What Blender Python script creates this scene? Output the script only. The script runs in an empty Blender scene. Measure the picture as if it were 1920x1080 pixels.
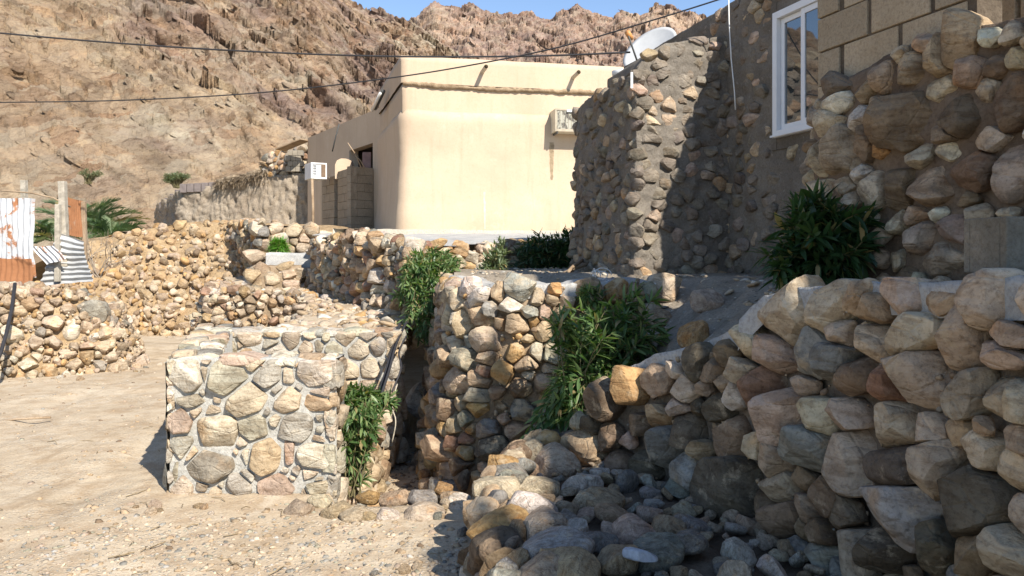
import bpy, bmesh, math, random, bisect
import numpy as np
from mathutils import Vector, Matrix

# ------------------------------------------------------------------ camera, sky, sun, exposure
S = bpy.context.scene
C = S.collection
F, HOR, EYE = 1500.0, 485.0, 1.6            # focal length and horizon in photo pixels, eye height in metres
cd = bpy.data.cameras.new('camera'); cam = bpy.data.objects.new('camera', cd); C.objects.link(cam)
cam.location = (0, 0, EYE); cam.rotation_euler = (math.pi / 2, 0, 0)
cd.sensor_width = 36; cd.lens = 36 * F / 1920; cd.shift_y = -(540 - HOR) / 1920
cd.clip_start = 0.05; cd.clip_end = 6000
S.camera = cam
SUN_EL, SUN_AZ = math.radians(40.0), math.radians(33.6)      # azimuth: behind the camera, to the right
sdir = Vector((math.sin(SUN_AZ) * math.cos(SUN_EL), -math.cos(SUN_AZ) * math.cos(SUN_EL), math.sin(SUN_EL)))
W = bpy.data.worlds.new('World'); S.world = W; W.use_nodes = True
nt = W.node_tree
sky = nt.nodes.new('ShaderNodeTexSky'); sky.sky_type = 'NISHITA'; sky.sun_disc = False
sky.sun_elevation = SUN_EL; sky.sun_rotation = math.pi - SUN_AZ
sky.altitude = 1500; sky.air_density = 1.0; sky.dust_density = 0.0; sky.ozone_density = 1.4
nt.nodes['Background'].inputs[1].default_value = 0.11
nt.links.new(sky.outputs[0], nt.nodes['Background'].inputs[0])
sl = bpy.data.lights.new('sun', 'SUN'); sl.energy = 4.4; sl.angle = math.radians(0.55); sl.color = (1.0, 0.945, 0.86)
so = bpy.data.objects.new('sun', sl); C.objects.link(so); so.rotation_euler = sdir.to_track_quat('Z', 'Y').to_euler()
so.location = (5, -5, 12)
S.view_settings.view_transform = 'Standard'; S.view_settings.look = 'None'
S.view_settings.exposure = 0.96; S.view_settings.gamma = 1; S.view_settings.use_curve_mapping = False
S.cycles.max_bounces = 6; S.cycles.diffuse_bounces = 3; S.cycles.glossy_bounces = 3; S.cycles.transparent_max_bounces = 4
S.cycles.use_denoising = True

# ------------------------------------------------------------------ helpers
def P(px, py, D): return Vector(((px - 960) / F * D, D, EYE + (HOR - py) / F * D))
R = np.random.RandomState(7)

U32 = np.uint32
def hsh(ix, iy, iz, seed):
    h = ix.astype(U32) * U32(374761393); h += iy.astype(U32) * U32(668265263); h += iz.astype(U32) * U32(2147483647); h += U32((seed * 1274126177) & 0xffffffff)
    h ^= h >> U32(13); h *= U32(1274126177); h ^= h >> U32(16); h *= U32(2246822519); h ^= h >> U32(15)
    return (h & U32(0xffffff)) / 8388607.5 - 1.0
def vnoise(p, seed=0):
    p = np.asarray(p, dtype=np.float64)
    i = np.floor(p).astype(np.int64); f = p - i; f = f * f * (3 - 2 * f)
    x, y, z = i[:, 0], i[:, 1], i[:, 2]; u, v, w = f[:, 0], f[:, 1], f[:, 2]
    def c(a, b, d): return hsh(x + a, y + b, z + d, seed)
    x00 = c(0, 0, 0) * (1 - u) + c(1, 0, 0) * u; x10 = c(0, 1, 0) * (1 - u) + c(1, 1, 0) * u
    x01 = c(0, 0, 1) * (1 - u) + c(1, 0, 1) * u; x11 = c(0, 1, 1) * (1 - u) + c(1, 1, 1) * u
    return (x00 * (1 - v) + x10 * v) * (1 - w) + (x01 * (1 - v) + x11 * v) * w
ROT = [np.linalg.qr(np.random.RandomState(90 + k_).normal(size=(3, 3)))[0] for k_ in range(6)]
def fbm(p, octv=4, seed=0, gain=.5, ridged=False):
    p = np.asarray(p, dtype=np.float64); s = 0; a = 1; t = 0
    for o in range(octv):
        n = vnoise(p @ ROT[o % 6] * (2.03 ** o) + o * 17.3, seed + o)
        s = s + a * ((1 - 2 * np.abs(n)) if ridged else n); t += a; a *= gain
    return s / t

def blocks2(u, v, seed=0, tilt=1.1):
    """cellular noise over a slope: broken rock faces - every cell is a tilted flat facet; returns (height, cell random)"""
    i0, j0 = np.floor(u).astype(np.int64), np.floor(v).astype(np.int64); n = len(u); F1 = np.full(n, 9.); H = np.zeros(n); CR = np.zeros(n)
    for dx in (-1, 0, 1):
        for dy in (-1, 0, 1):
            x, y = i0 + dx, j0 + dy; z = x * 0; ex = u - (x + .5 + .45 * hsh(x, y, z, seed)); ey = v - (y + .5 + .45 * hsh(x, y, z, seed + 1)); d = ex * ex + ey * ey; m = d < F1
            if m.any():
                xm, ym, zm = x[m], y[m], z[m]; H[m] = hsh(xm, ym, zm, seed + 3) + tilt * (hsh(xm, ym, zm, seed + 4) * ex[m] + hsh(xm, ym, zm, seed + 5) * ey[m]) * 2; CR[m] = hsh(xm, ym, zm, seed + 7)
            F1 = np.where(m, d, F1)
    return H, CR
def link(name, me, mat=None, parent=None, loc=None):
    o = bpy.data.objects.new(name, me); C.objects.link(o)
    if mat is not None and me is not None and not me.materials: me.materials.append(mat)
    if parent is not None: o.parent = parent
    if loc is not None: o.location = loc
    return o
def tag(o, label=None, cat=None, group=None, kind=None):
    if label: o['label'] = label
    if cat: o['category'] = cat
    if group: o['group'] = group
    if kind: o['kind'] = kind
    return o
def thing(name, label, cat, loc=(0, 0, 0), group=None, rotz=0):
    o = bpy.data.objects.new(name, None); C.objects.link(o); o.location = loc; o.rotation_euler = (0, 0, rotz)
    o.empty_display_size = .2
    return tag(o, label, cat, group)
def put(o, parent): o.parent = parent; o.matrix_parent_inverse = parent.matrix_basis.inverted(); return o
def npmesh(name, v, f, mat=None, parent=None, smooth=True, loc=None):
    """v (n,3); f (m,3) or (m,4) array -> linked object"""
    v = np.asarray(v, dtype=np.float32); f = np.asarray(f, dtype=np.int32)
    me = bpy.data.meshes.new(name); k = f.shape[1]
    me.vertices.add(len(v)); me.vertices.foreach_set('co', v.ravel())
    me.loops.add(f.size); me.loops.foreach_set('vertex_index', f.ravel())
    me.polygons.add(len(f)); me.polygons.foreach_set('loop_start', np.arange(0, f.size, k, dtype=np.int32))
    try: me.polygons.foreach_set('loop_total', np.full(len(f), k, dtype=np.int32))
    except Exception: pass
    me.update(calc_edges=True)
    me.polygons.foreach_set('use_smooth', np.full(len(f), smooth, dtype=bool))
    return link(name, me, mat, parent, loc)
def gridfaces(nu, nv, mask=None):
    i = np.arange(nu - 1)[:, None] * nv + np.arange(nv - 1)[None, :]
    q = np.stack([i, i + nv, i + nv + 1, i + 1], -1)
    if mask is not None: q = q[mask]
    return q.reshape(-1, 4)
class MB:
    """collects boxes, prisms and tubes into ONE mesh"""
    def __init__(s): s.v = []; s.f = []
    def add(s, v, f):
        n = len(s.v); s.v += [tuple(p) for p in v]; s.f += [tuple(n + i for i in q) for q in f]
    def box(s, a, b, M=None, bev=0):
        x0, y0, z0 = a; x1, y1, z1 = b
        v = [Vector(c) for c in ((x0, y0, z0), (x1, y0, z0), (x1, y1, z0), (x0, y1, z0), (x0, y0, z1), (x1, y0, z1), (x1, y1, z1), (x0, y1, z1))]
        if M is not None: v = [M @ p for p in v]
        s.add(v, [(0, 3, 2, 1), (4, 5, 6, 7), (0, 1, 5, 4), (1, 2, 6, 5), (2, 3, 7, 6), (3, 0, 4, 7)])
    def tube(s, pts, r, n=8, cap=True):
        pts = [Vector(p) for p in pts]; rs = r if isinstance(r, (list, tuple)) else [r] * len(pts); vs = []; fs = []
        up = Vector((0, 0, 1))
        for i, p in enumerate(pts):
            t = (pts[min(i + 1, len(pts) - 1)] - pts[max(i - 1, 0)]).normalized()
            a = t.cross(up if abs(t.z) < .95 else Vector((1, 0, 0))).normalized(); b = t.cross(a)
            for k in range(n):
                th = 2 * math.pi * k / n; vs.append(p + a * math.cos(th) * rs[i] + b * math.sin(th) * rs[i])
        for i in range(len(pts) - 1):
            for k in range(n): fs.append((i * n + k, i * n + (k + 1) % n, (i + 1) * n + (k + 1) % n, (i + 1) * n + k))
        if cap: fs.append(tuple(range(n - 1, -1, -1))); fs.append(tuple((len(pts) - 1) * n + k for k in range(n)))
        s.add(vs, fs)
    def build(s, name, mat, parent=None, smooth=False, bevel=0, loc=None):
        me = bpy.data.meshes.new(name); me.from_pydata([tuple(p) for p in s.v], [], s.f)
        if bevel:
            bm = bmesh.new(); bm.from_mesh(me)
            bmesh.ops.bevel(bm, geom=bm.edges[:], offset=bevel, segments=2, affect='EDGES', profile=.6); bm.to_mesh(me); bm.free()
        me.update()
        if smooth: me.polygons.foreach_set('use_smooth', [True] * len(me.polygons))
        return link(name, me, mat, parent, loc)

# ------------------------------------------------------------------ materials
class NT:
    def __init__(s, name):
        s.m = bpy.data.materials.new(name); s.m.use_nodes = True; s.t = s.m.node_tree
        s.b = s.t.nodes['Principled BSDF']; s.b.inputs['Roughness'].default_value = .9
        s.b.inputs['Specular IOR Level'].default_value = .25
    def n(s, typ, **kw):
        o = s.t.nodes.new('ShaderNode' + typ)
        for k, v in kw.items():
            if hasattr(o, k): setattr(o, k, v)
            else: s.inp(o, k.replace('_', ' '), v)
        return o
    def inp(s, node, key, v):
        i = node.inputs[key]
        if isinstance(v, bpy.types.NodeSocket): s.t.links.new(v, i)
        else: i.default_value = v
    def noise(s, vec, scale, detail=6, rough=.6, dist=0):
        o = s.n('TexNoise'); s.inp(o, 'Vector', vec); s.inp(o, 'Scale', scale); s.inp(o, 'Detail', detail); s.inp(o, 'Roughness', rough); s.inp(o, 'Distortion', dist)
        return o.outputs['Fac']
    def vor(s, vec, scale, feature='F1', out='Distance', rnd=1):
        o = s.n('TexVoronoi'); o.feature = feature; s.inp(o, 'Vector', vec); s.inp(o, 'Scale', scale); s.inp(o, 'Randomness', rnd); return o.outputs[out]
    def ramp(s, fac, *stops):
        o = s.n('ValToRGB'); s.t.links.new(fac, o.inputs[0]); e = o.color_ramp.elements
        while len(e) < len(stops): e.new(.5)
        for k, (p, c) in enumerate(stops): e[k].position = p; e[k].color = (c if hasattr(c, '__len__') else (c, c, c)) + (1,) if not hasattr(c, '__len__') or len(c) == 3 else c
        return o.outputs[0]
    def mix(s, fac, a, b, mode='MIX'):
        o = s.n('Mix'); o.data_type = 'RGBA'; o.blend_type = mode
        for k, v in ((0, fac), (6, a), (7, b)):
            if isinstance(v, bpy.types.NodeSocket): s.t.links.new(v, o.inputs[k])
            else: o.inputs[k].default_value = v if not (hasattr(v, '__len__') and len(v) == 3) else tuple(v) + (1,)
        return o.outputs[2]
    def math(s, op, a, b=0.0):
        o = s.n('Math'); o.operation = op
        for k, v in ((0, a), (1, b)):
            if isinstance(v, bpy.types.NodeSocket): s.t.links.new(v, o.inputs[k])
            else: o.inputs[k].default_value = v
        return o.outputs[0]
    def obj(s): return s.n('TexCoord').outputs['Object']
    def scl(s, vec, sc, rot=(0, 0, 0)):
        o = s.n('Mapping'); s.inp(o, 'Vector', vec); o.inputs['Scale'].default_value = sc; o.inputs['Rotation'].default_value = rot; return o.outputs[0]
    def color(s, c): s.inp(s.b, 'Base Color', c if isinstance(c, bpy.types.NodeSocket) else tuple(c) + (1,))
    def bump(s, h, strength=.5, dist=.02, prev=None):
        o = s.n('Bump'); s.inp(o, 'Height', h); s.inp(o, 'Strength', strength); s.inp(o, 'Distance', dist)
        if prev is not None: s.t.links.new(prev, o.inputs['Normal'])
        s.t.links.new(o.outputs[0], s.b.inputs['Normal']); return o.outputs[0]

def m_stone(name, dust=(.50, .40, .27), dustlo=.56, cementy=None):
    t = NT(name); inf = t.n('ObjectInfo'); tc = t.obj()
    off = t.n('VectorMath'); off.operation = 'MULTIPLY_ADD'
    t.t.links.new(inf.outputs['Random'], off.inputs[0]); off.inputs[1].default_value = (37, 91, 53); t.t.links.new(tc, off.inputs[2])
    v = off.outputs[0]
    base = inf.outputs['Color']
    n1 = t.noise(v, 5, 5, .6, .6)
    c = t.mix(t.ramp(n1, (.3, 0.), (.7, 1.)), t.mix(1, base, (.60, .58, .56), 'MULTIPLY'), t.mix(1, base, (1.22, 1.20, 1.16), 'MULTIPLY'))
    band = t.noise(t.scl(v, (3, 14, 5), (.5, .3, .9)), 1.6, 5, .65, .4)
    c = t.mix(t.ramp(band, (.40, .75), (.52, 0.)), c, t.mix(1, c, (.62, .56, .5), 'MULTIPLY'))
    iron = t.noise(v, 3.1, 4, .6)
    c = t.mix(t.ramp(iron, (.58, 0.), (.72, .6)), c, t.mix(1, c, (1.25, .88, .52), 'MULTIPLY'))
    n2 = t.noise(v, 46, 6, .75)
    c = t.mix(t.ramp(n2, (.33, .8), (.5, 0.)), c, t.mix(1, c, (.5, .47, .44), 'MULTIPLY'))
    n3 = t.noise(v, 8, 6, .7)
    c = t.mix(t.ramp(n3, (dustlo, 0.), (dustlo + .1, .55)), c, dust)
    t.color(c)
    h = t.math('ADD', t.math('MULTIPLY', t.noise(v, 9, 8, .62, .3), 1.0), t.math('MULTIPLY', t.noise(v, 60, 4, .7), .22))
    cr = t.ramp(t.vor(t.scl(v, (1, 1.5, 1)), 5.5, 'DISTANCE_TO_EDGE'), (0, 0.), (.05, 1.))
    h = t.math('ADD', h, t.math('MULTIPLY', cr, .12))
    t.bump(h, .75, .045)
    return t.m
def m_rough(name, cols, sc=3, sc2=40, bd=.03, bs=.7, fine=None, rough=.95):
    t = NT(name); v = t.obj()
    c = t.ramp(t.noise(v, sc, 6, .6, .3), (.3, cols[0]), (.5, cols[1]), (.72, cols[2]))
    c = t.mix(t.ramp(t.noise(v, sc2, 6, .75), (.35, .7), (.55, 0.)), c, t.mix(1, c, (.55, .52, .5), 'MULTIPLY'))
    if fine: c = t.mix(t.ramp(t.noise(v, sc2 * .45, 4, .7), (.60, 0.), (.68, .8)), c, fine)
    t.color(c)
    t.b.inputs['Roughness'].default_value = rough
    h = t.math('ADD', t.noise(v, sc * 4, 8, .65), t.math('MULTIPLY', t.noise(v, sc2, 5, .7), .3))
    t.bump(h, bs, bd); return t.m
def m_flat(name, col, rough=.6, metal=0, spec=.4, var=.15, sc=8):
    t = NT(name); v = t.obj()
    c = t.mix(t.ramp(t.noise(v, sc, 6, .65), (.35, 1.), (.65, 0.)), col, tuple(x * (1 - var * 2) for x in col))
    t.color(c); t.b.inputs['Roughness'].default_value = rough; t.b.inputs['Metallic'].default_value = metal
    t.b.inputs['Specular IOR Level'].default_value = spec
    t.bump(t.noise(v, sc * 5, 4, .6), .15, .004); return t.m

MS = m_stone('field_stone')
MSD = m_stone('dusty_stone', (.52, .41, .27), .50)
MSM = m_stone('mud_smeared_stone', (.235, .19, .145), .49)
MORT = m_rough('pale_mortar', ((.35, .34, .30), (.43, .415, .37), (.50, .48, .43)), 5, 60, .02, .8)
CEM = m_rough('cement', ((.32, .32, .31), (.42, .41, .385), (.50, .48, .44)), 3, 50, .03, .7, (.52, .46, .36))
EARTH = m_rough('packed_earth', ((.17, .12, .075), (.26, .19, .12), (.36, .27, .18)), 4, 45, .03, .8)
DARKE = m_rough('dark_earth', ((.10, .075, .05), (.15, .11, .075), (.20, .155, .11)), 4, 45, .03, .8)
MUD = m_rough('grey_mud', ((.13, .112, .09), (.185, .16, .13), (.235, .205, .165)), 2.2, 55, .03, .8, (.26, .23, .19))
MUD2 = m_rough('pale_mud', ((.24, .19, .14), (.31, .255, .19), (.38, .315, .24)), 1.2, 22, .05, .9)

PAL = dict(c=(.54, .44, .32), w=(.64, .58, .48), t=(.43, .32, .205), o=(.45, .285, .13), g=(.29, .275, .24), l=(.36, .335, .25),
           b=(.24, .17, .11), d=(.15, .125, .09), r=(.33, .19, .13), p=(.46, .355, .265), s=(.44, .41, .365), m=(.20, .172, .14), n=(.265, .23, .185))
def pal(k, rr, sat=1.0):
    c = np.array(PAL[k]) * rr.uniform(.85, 1.14) * (1 + rr.uniform(-.04, .04, 3)); return tuple(np.clip(c, 0, .85)) + (1,)

# ------------------------------------------------------------------ stones
def ico(sub):
    bm = bmesh.new(); bmesh.ops.create_icosphere(bm, subdivisions=sub, radius=1)
    me = bpy.data.meshes.new('stone'); bm.to_mesh(me); bm.free()
    me.polygons.foreach_set('use_smooth', [True] * len(me.polygons))
    v = np.empty(len(me.vertices) * 3); me.vertices.foreach_get('co', v)
    fa = np.array([p.vertices[:] for p in me.polygons], dtype=np.int32)
    v = v.reshape(-1, 3); v /= np.linalg.norm(v, axis=1)[:, None]
    return me, v, fa
ICO = {k: ico(k) for k in (1, 2, 3, 4)}
def shape_stone(v, planes, depth, rr, e=.62, ang=.8, rough=.05, soft=9, back=None):
    """unit sphere verts -> stone filling the star-shaped cell given by (theta, offset) half-planes; local x right, y up, z out"""
    th = np.arctan2(v[:, 1], v[:, 0]); rxy = np.hypot(v[:, 0], v[:, 1]); z = v[:, 2]
    acc = np.zeros(len(v))
    for a, o in planes:
        acc += np.maximum(np.cos(th - a), 0) ** soft / o ** soft
    r = acc ** (-1.0 / soft)
    s = rxy ** e; tz = np.sign(z) * np.abs(z) ** e
    q = np.stack([r * s * np.cos(th), r * s * np.sin(th), depth * tz], 1)
    sc = float(np.mean([o for _, o in planes]))
    x0_, y0_ = np.abs(q[:, :2]).max(0)
    # a few deep flat breaks: front face, bevels round its rim, one or two anywhere
    nc = int(4 + ang * 4.5)
    for k in range(nc):
        if k == 0: n = np.array((rr.normal() * .22, rr.normal() * .22, 1.0)); fr_ = rr.uniform(.52, .78)
        elif k < nc * .75: a_ = rr.uniform(0, 6.28); zc = rr.uniform(.35, 1.3); n = np.array((math.cos(a_) / sc, math.sin(a_) / sc, zc / depth)) * sc; fr_ = rr.uniform(.60, .86)
        else: n = rr.normal(size=3); n[2] = abs(n[2]) * .5; fr_ = rr.uniform(.72, .92)
        n = n / np.linalg.norm(n); pr = q @ n; o = pr.max() * fr_
        m = pr > o; q[m] -= n[None, :] * ((pr[m] - o) * min(1, .82 + .18 * ang))[:, None]
    x1_, y1_ = np.abs(q[:, :2]).max(0); q[:, 0] *= min(1.25, x0_ / x1_); q[:, 1] *= min(1.25, y0_ / y1_)
    sd = rr.randint(0, 9999)
    ext = np.array([sc, sc, depth]); nrm = q / (ext ** 2); nrm /= np.linalg.norm(nrm, axis=1)[:, None] + 1e-9
    nn = fbm(q / sc * 1.3 + rr.uniform(0, 50, 3), 2, sd); dsp = nn * sc * rough * 1.2
    if len(v) > 400: dsp = dsp + fbm(q / sc * 4.2 + rr.uniform(0, 50, 3), 2, sd + 5, .6, True) * sc * rough * .5
    q += nrm * dsp[:, None]
    return q
def put_stone(q, sub, M, col, mat, parent, name='stone'):
    me = ICO[sub][0].copy(); me.vertices.foreach_set('co', np.ascontiguousarray(q, dtype=np.float32).ravel()); me.update()
    me.materials.append(mat); me.set_sharp_from_angle(angle=.56)
    o = bpy.data.objects.new(name, me); C.objects.link(o); o.matrix_world = M; o.color = col
    if parent is not None: o.parent = parent; o.matrix_parent_inverse = parent.matrix_basis.inverted()
    return o
def free_planes(w, h, rr, k=8):
    out = []
    a0 = rr.uniform(0, 6.28)
    for i in range(k):
        a = a0 + 2 * math.pi * i / k + rr.uniform(-.25, .25)
        o = 1 / math.sqrt((math.cos(a) / w) ** 2 + (math.sin(a) / h) ** 2)
        out.append((a, o * rr.uniform(.82, 1.0)))
    return out
# library of loose stones that share mesh data
LIB = {}
def lib(sub, mat, n=14, flat=.55, ang=.8, tagk='a', rough=.05, e=.62):
    key = (sub, mat.name, tagk)
    if key not in LIB:
        rr = np.random.RandomState(len(LIB) + 31); L = []
        for i in range(n):
            q = shape_stone(ICO[sub][1], free_planes(.5, .5 * rr.uniform(.62, .95), rr), .5 * flat * rr.uniform(.8, 1.25), rr, ang=ang, rough=rough, e=e)
            me = ICO[sub][0].copy(); me.vertices.foreach_set('co', q.astype(np.float32).ravel()); me.update(); me.materials.append(mat); me.set_sharp_from_angle(angle=.56); L.append(me)
        LIB[key] = L
    return LIB[key]
def loose(me, loc, size, rr, col, parent=None, name='stone', tilt=.35, sz=1.0):
    o = bpy.data.objects.new(name, me); C.objects.link(o)
    M = Matrix.Translation(loc) @ Matrix.Rotation(rr.uniform(0, 6.28), 4, 'Z') @ Matrix.Rotation(rr.normal() * tilt, 4, 'X') @ Matrix.Rotation(rr.normal() * tilt, 4, 'Y') @ Matrix.Diagonal((size, size, size * sz, 1))
    o.matrix_world = M; o.color = col
    if parent is not None: o.parent = parent; o.matrix_parent_inverse = parent.matrix_basis.inverted()
    return o

class Wall:
    """a wall face: plan polyline of (x, y, z_bottom, z_top); out=+1 keeps the outward normal to the right of the walking direction"""
    def __init__(s, pts, batter=0.0, z0=0.0, out=1, smooth=True, step=.08):
        p = np.array(pts, float)
        if smooth and len(p) > 2:
            q = [p[0]]
            for i in range(len(p) - 1):
                a, b, c, d = p[max(i - 1, 0)], p[i], p[i + 1], p[min(i + 2, len(p) - 1)]
                n = max(2, int(np.linalg.norm((c - b)[:2]) / .1))
                for k in range(1, n + 1):
                    t = k / n; q.append(.5 * ((2 * b) + (c - a) * t + (2 * a - 5 * b + 4 * c - d) * t * t + (3 * b - a - 3 * c + d) * t ** 3))
            p = np.array(q)
        s.p = p; s.bat = batter; s.z0 = z0; s.out = out
        dl = np.linalg.norm(np.diff(p[:, :2], axis=0), axis=1); s.u = np.concatenate([[0], np.cumsum(dl)]); s.L = s.u[-1]
        tg = np.gradient(p[:, :2], axis=0); tg /= np.linalg.norm(tg, axis=1)[:, None]; s.tg = tg
    def at(s, u):
        if not hasattr(s, 'ul'): s.ul = s.u.tolist(); s.pl = s.p.tolist(); s.tl = s.tg.tolist()
        i = min(max(bisect.bisect_right(s.ul, u) - 1, 0), len(s.ul) - 2); k = min(max((u - s.ul[i]) / (s.ul[i + 1] - s.ul[i] + 1e-12), 0), 1)
        A_, B_ = s.pl[i], s.pl[i + 1]; r = [A_[j] + (B_[j] - A_[j]) * k for j in range(4)]; tx = s.tl[i][0] + (s.tl[i + 1][0] - s.tl[i][0]) * k; ty = s.tl[i][1] + (s.tl[i + 1][1] - s.tl[i][1]) * k; l_ = math.hypot(tx, ty)
        t = (tx / l_, ty / l_); return r[0], r[1], r[2], r[3], t, (t[1] * s.out, -t[0] * s.out)
    def pos(s, u, z, off=0.0):
        x, y, zb, zt, t, n = s.at(u); k = off - s.bat * (z - s.z0)
        return Vector((x + n[0] * k, y + n[1] * k, z))
    def frame(s, u, z, off=0.0):
        """matrix with local x along the wall, y up the face, z outward"""
        x, y, zb, zt, t, n = s.at(u); p = s.pos(u, z, off)
        N = Vector((n[0], n[1], s.bat)).normalized(); U = Vector((0, 0, 1)); U = (U - N * U.dot(N)).normalized(); T = U.cross(N)
        return Matrix(((T.x, U.x, N.x, p.x), (T.y, U.y, N.y, p.y), (T.z, U.z, N.z, p.z), (0, 0, 0, 1)))
    def px(s, px, py):
        a = (px - 960) / F; b = (HOR - py) / F; best = None
        for i in range(len(s.p) - 1):
            p0 = s.p[i, :2]; p1 = s.p[i + 1, :2]; t = p1 - p0; L = np.linalg.norm(t); t = t / L; n = np.array([t[1], -t[0]]) * s.out
            den = n @ np.array([a, 1]) + s.bat * b
            if abs(den) < 1e-6: continue
            D = (n @ p0 - s.bat * (EYE - s.z0)) / den
            if D <= .3: continue
            z = EYE + b * D; k = -s.bat * (z - s.z0); pl = np.array([a * D, D]) - n * k
            w = (pl - p0) @ t
            if -.03 <= w <= L + .03 and (best is None or D < best[2]): best = (s.u[i] + w, z, D, abs(n @ np.array([a, 1])) / math.hypot(a, 1))
        return best

def fill(wall, parent, mat, seeds=(), rr=None, rmin=.05, rmax=.14, aspect=1.35, cols='ctgb', sub=2, depth=.9, gap=.004, ang=.8,
         off=0.0, jit=.02, maxn=300, top=0.0, urange=None, crowd=.86, rough=.05, e=.62, tries=5000, skip=None, lean=.0, soft=22, bottom=0.0, bury=None, swell=1.42, kpl=5, bounds=None, tone=0.0, tcol=(.48, .405, .31)):
    """seeds: (u, z, half_width, half_height, colour key). Fills the rest of the face by dart throwing, then shapes every stone to its cell."""
    rr = rr or np.random.RandomState(3)
    Q = np.zeros((3000, 4)); K = []; N = 0
    for (u, z, a, b, k) in seeds: Q[N] = (u, z, a, b); K.append(k); N += 1
    u0, u1 = urange or (0, wall.L); RU = rr.uniform(0, 1, (tries + 12, 5)); c_ = 0
    for lev in range(6):
        r_hi = rmax * (rmin / rmax) ** (lev / 6); r_lo = rmax * (rmin / rmax) ** ((lev + 1) / 6)
        for _ in range(tries // 6):
            c_ += 1; r1, r2, r3, r4, r5 = RU[c_]; u = u0 + (u1 - u0) * r1; x, y, zb, zt, t, n = wall.at(u)
            b = r_lo + (r_hi - r_lo) * r2; a = b * aspect * (.8 + .45 * r3); lo = zb - bottom; hi = zt + top - b * .6; z = lo + (hi - lo) * r4
            if skip is not None and skip(u, z, a, b): continue
            if N:
                d = Q[:N, :2] - (u, z); L2 = d[:, 0] ** 2 + d[:, 1] ** 2 + 1e-12; m_ = L2 < (a + b + 2.5 * rmax + .25) ** 2; d = d[m_]; L = np.sqrt(L2[m_]); cx = d[:, 0] / L; cz = d[:, 1] / L; AB = Q[:N, 2:][m_]
                if (L < crowd * (1 / np.sqrt((cx / AB[:, 0]) ** 2 + (cz / AB[:, 1]) ** 2) + 1 / np.sqrt((cx / a) ** 2 + (cz / b) ** 2))).any(): continue
            Q[N] = (u, z, a, b); N += 1; K.append(cols[int(r5 * len(cols)) % len(cols)])
    U, Z, A, B = Q[:N].T.copy()
    order = np.argsort(-(A * B)); keep = set(order[:maxn].tolist()); V, T = ICO[sub][1], ICO[sub][2]; rest = []; out = []
    for i in range(N):
        du = U - U[i]; dz = Z - Z[i]; L = np.hypot(du, dz); L[i] = 1e9; nb = np.argsort(L)[:14]; pl = []
        for j in nb:
            if L[j] > 1e8: continue
            cx, cz = du[j] / L[j], dz[j] / L[j]
            ei = 1 / math.sqrt((cx / A[i]) ** 2 + (cz / B[i]) ** 2); ej = 1 / math.sqrt((cx / A[j]) ** 2 + (cz / B[j]) ** 2)
            o = L[j] * ei / (ei + ej) - gap
            if o > ei * swell * 1.05: continue
            pl.append((math.atan2(cz, cx), max(o, ei * .55)))
        for (a, o) in free_planes(A[i] * swell, B[i] * swell, rr, kpl): pl.append((a, o))
        if bounds:
            for a, o in ((0, bounds[1] - U[i]), (math.pi, U[i] - bounds[0]), (math.pi / 2, bounds[3] - Z[i]), (-math.pi / 2, Z[i] - bounds[2])):
                if o < 1.8 * max(A[i], B[i]): pl.append((a, max(o, .012)))
        dp = min(A[i], B[i] * 1.3) * depth * rr.uniform(.8, 1.15)
        s_ = sub if (i in keep and (sub < 4 or math.sqrt(A[i] * B[i]) > .05)) else sub - (1 if i in keep else 0)
        q = shape_stone(ICO[s_][1], pl, dp, rr, e=e, ang=ang * rr.uniform(.6, 1.15), rough=rough, soft=soft)
        bo = bury(U[i], Z[i], rr) if bury else 0
        M = wall.frame(U[i], Z[i], off + rr.normal() * jit - dp * .35 + bo) @ Matrix.Rotation(rr.normal() * .10, 4, 'X') @ Matrix.Rotation(rr.normal() * .12, 4, 'Y')
        out.append((U[i], Z[i], A[i], B[i], dp))
        if i in keep: pc = pal(K[i], rr); put_stone(q, s_, M, tuple(pc[k_] * (1 - tone) + tcol[k_] * tone for k_ in range(3)) + (1,), mat, parent)
        else: rest.append((np.array(M.to_3x3()), np.array(M.translation), q))
    if rest:
        VV = np.concatenate([q @ m.T + t for m, t, q in rest]); FF = np.concatenate([T + k * len(V) for k in range(len(rest))])
        o = npmesh('small_stones', VV, FF, mat, parent); o.color = pal(cols[0], rr); o['kind'] = 'stuff'
    return out

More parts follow.
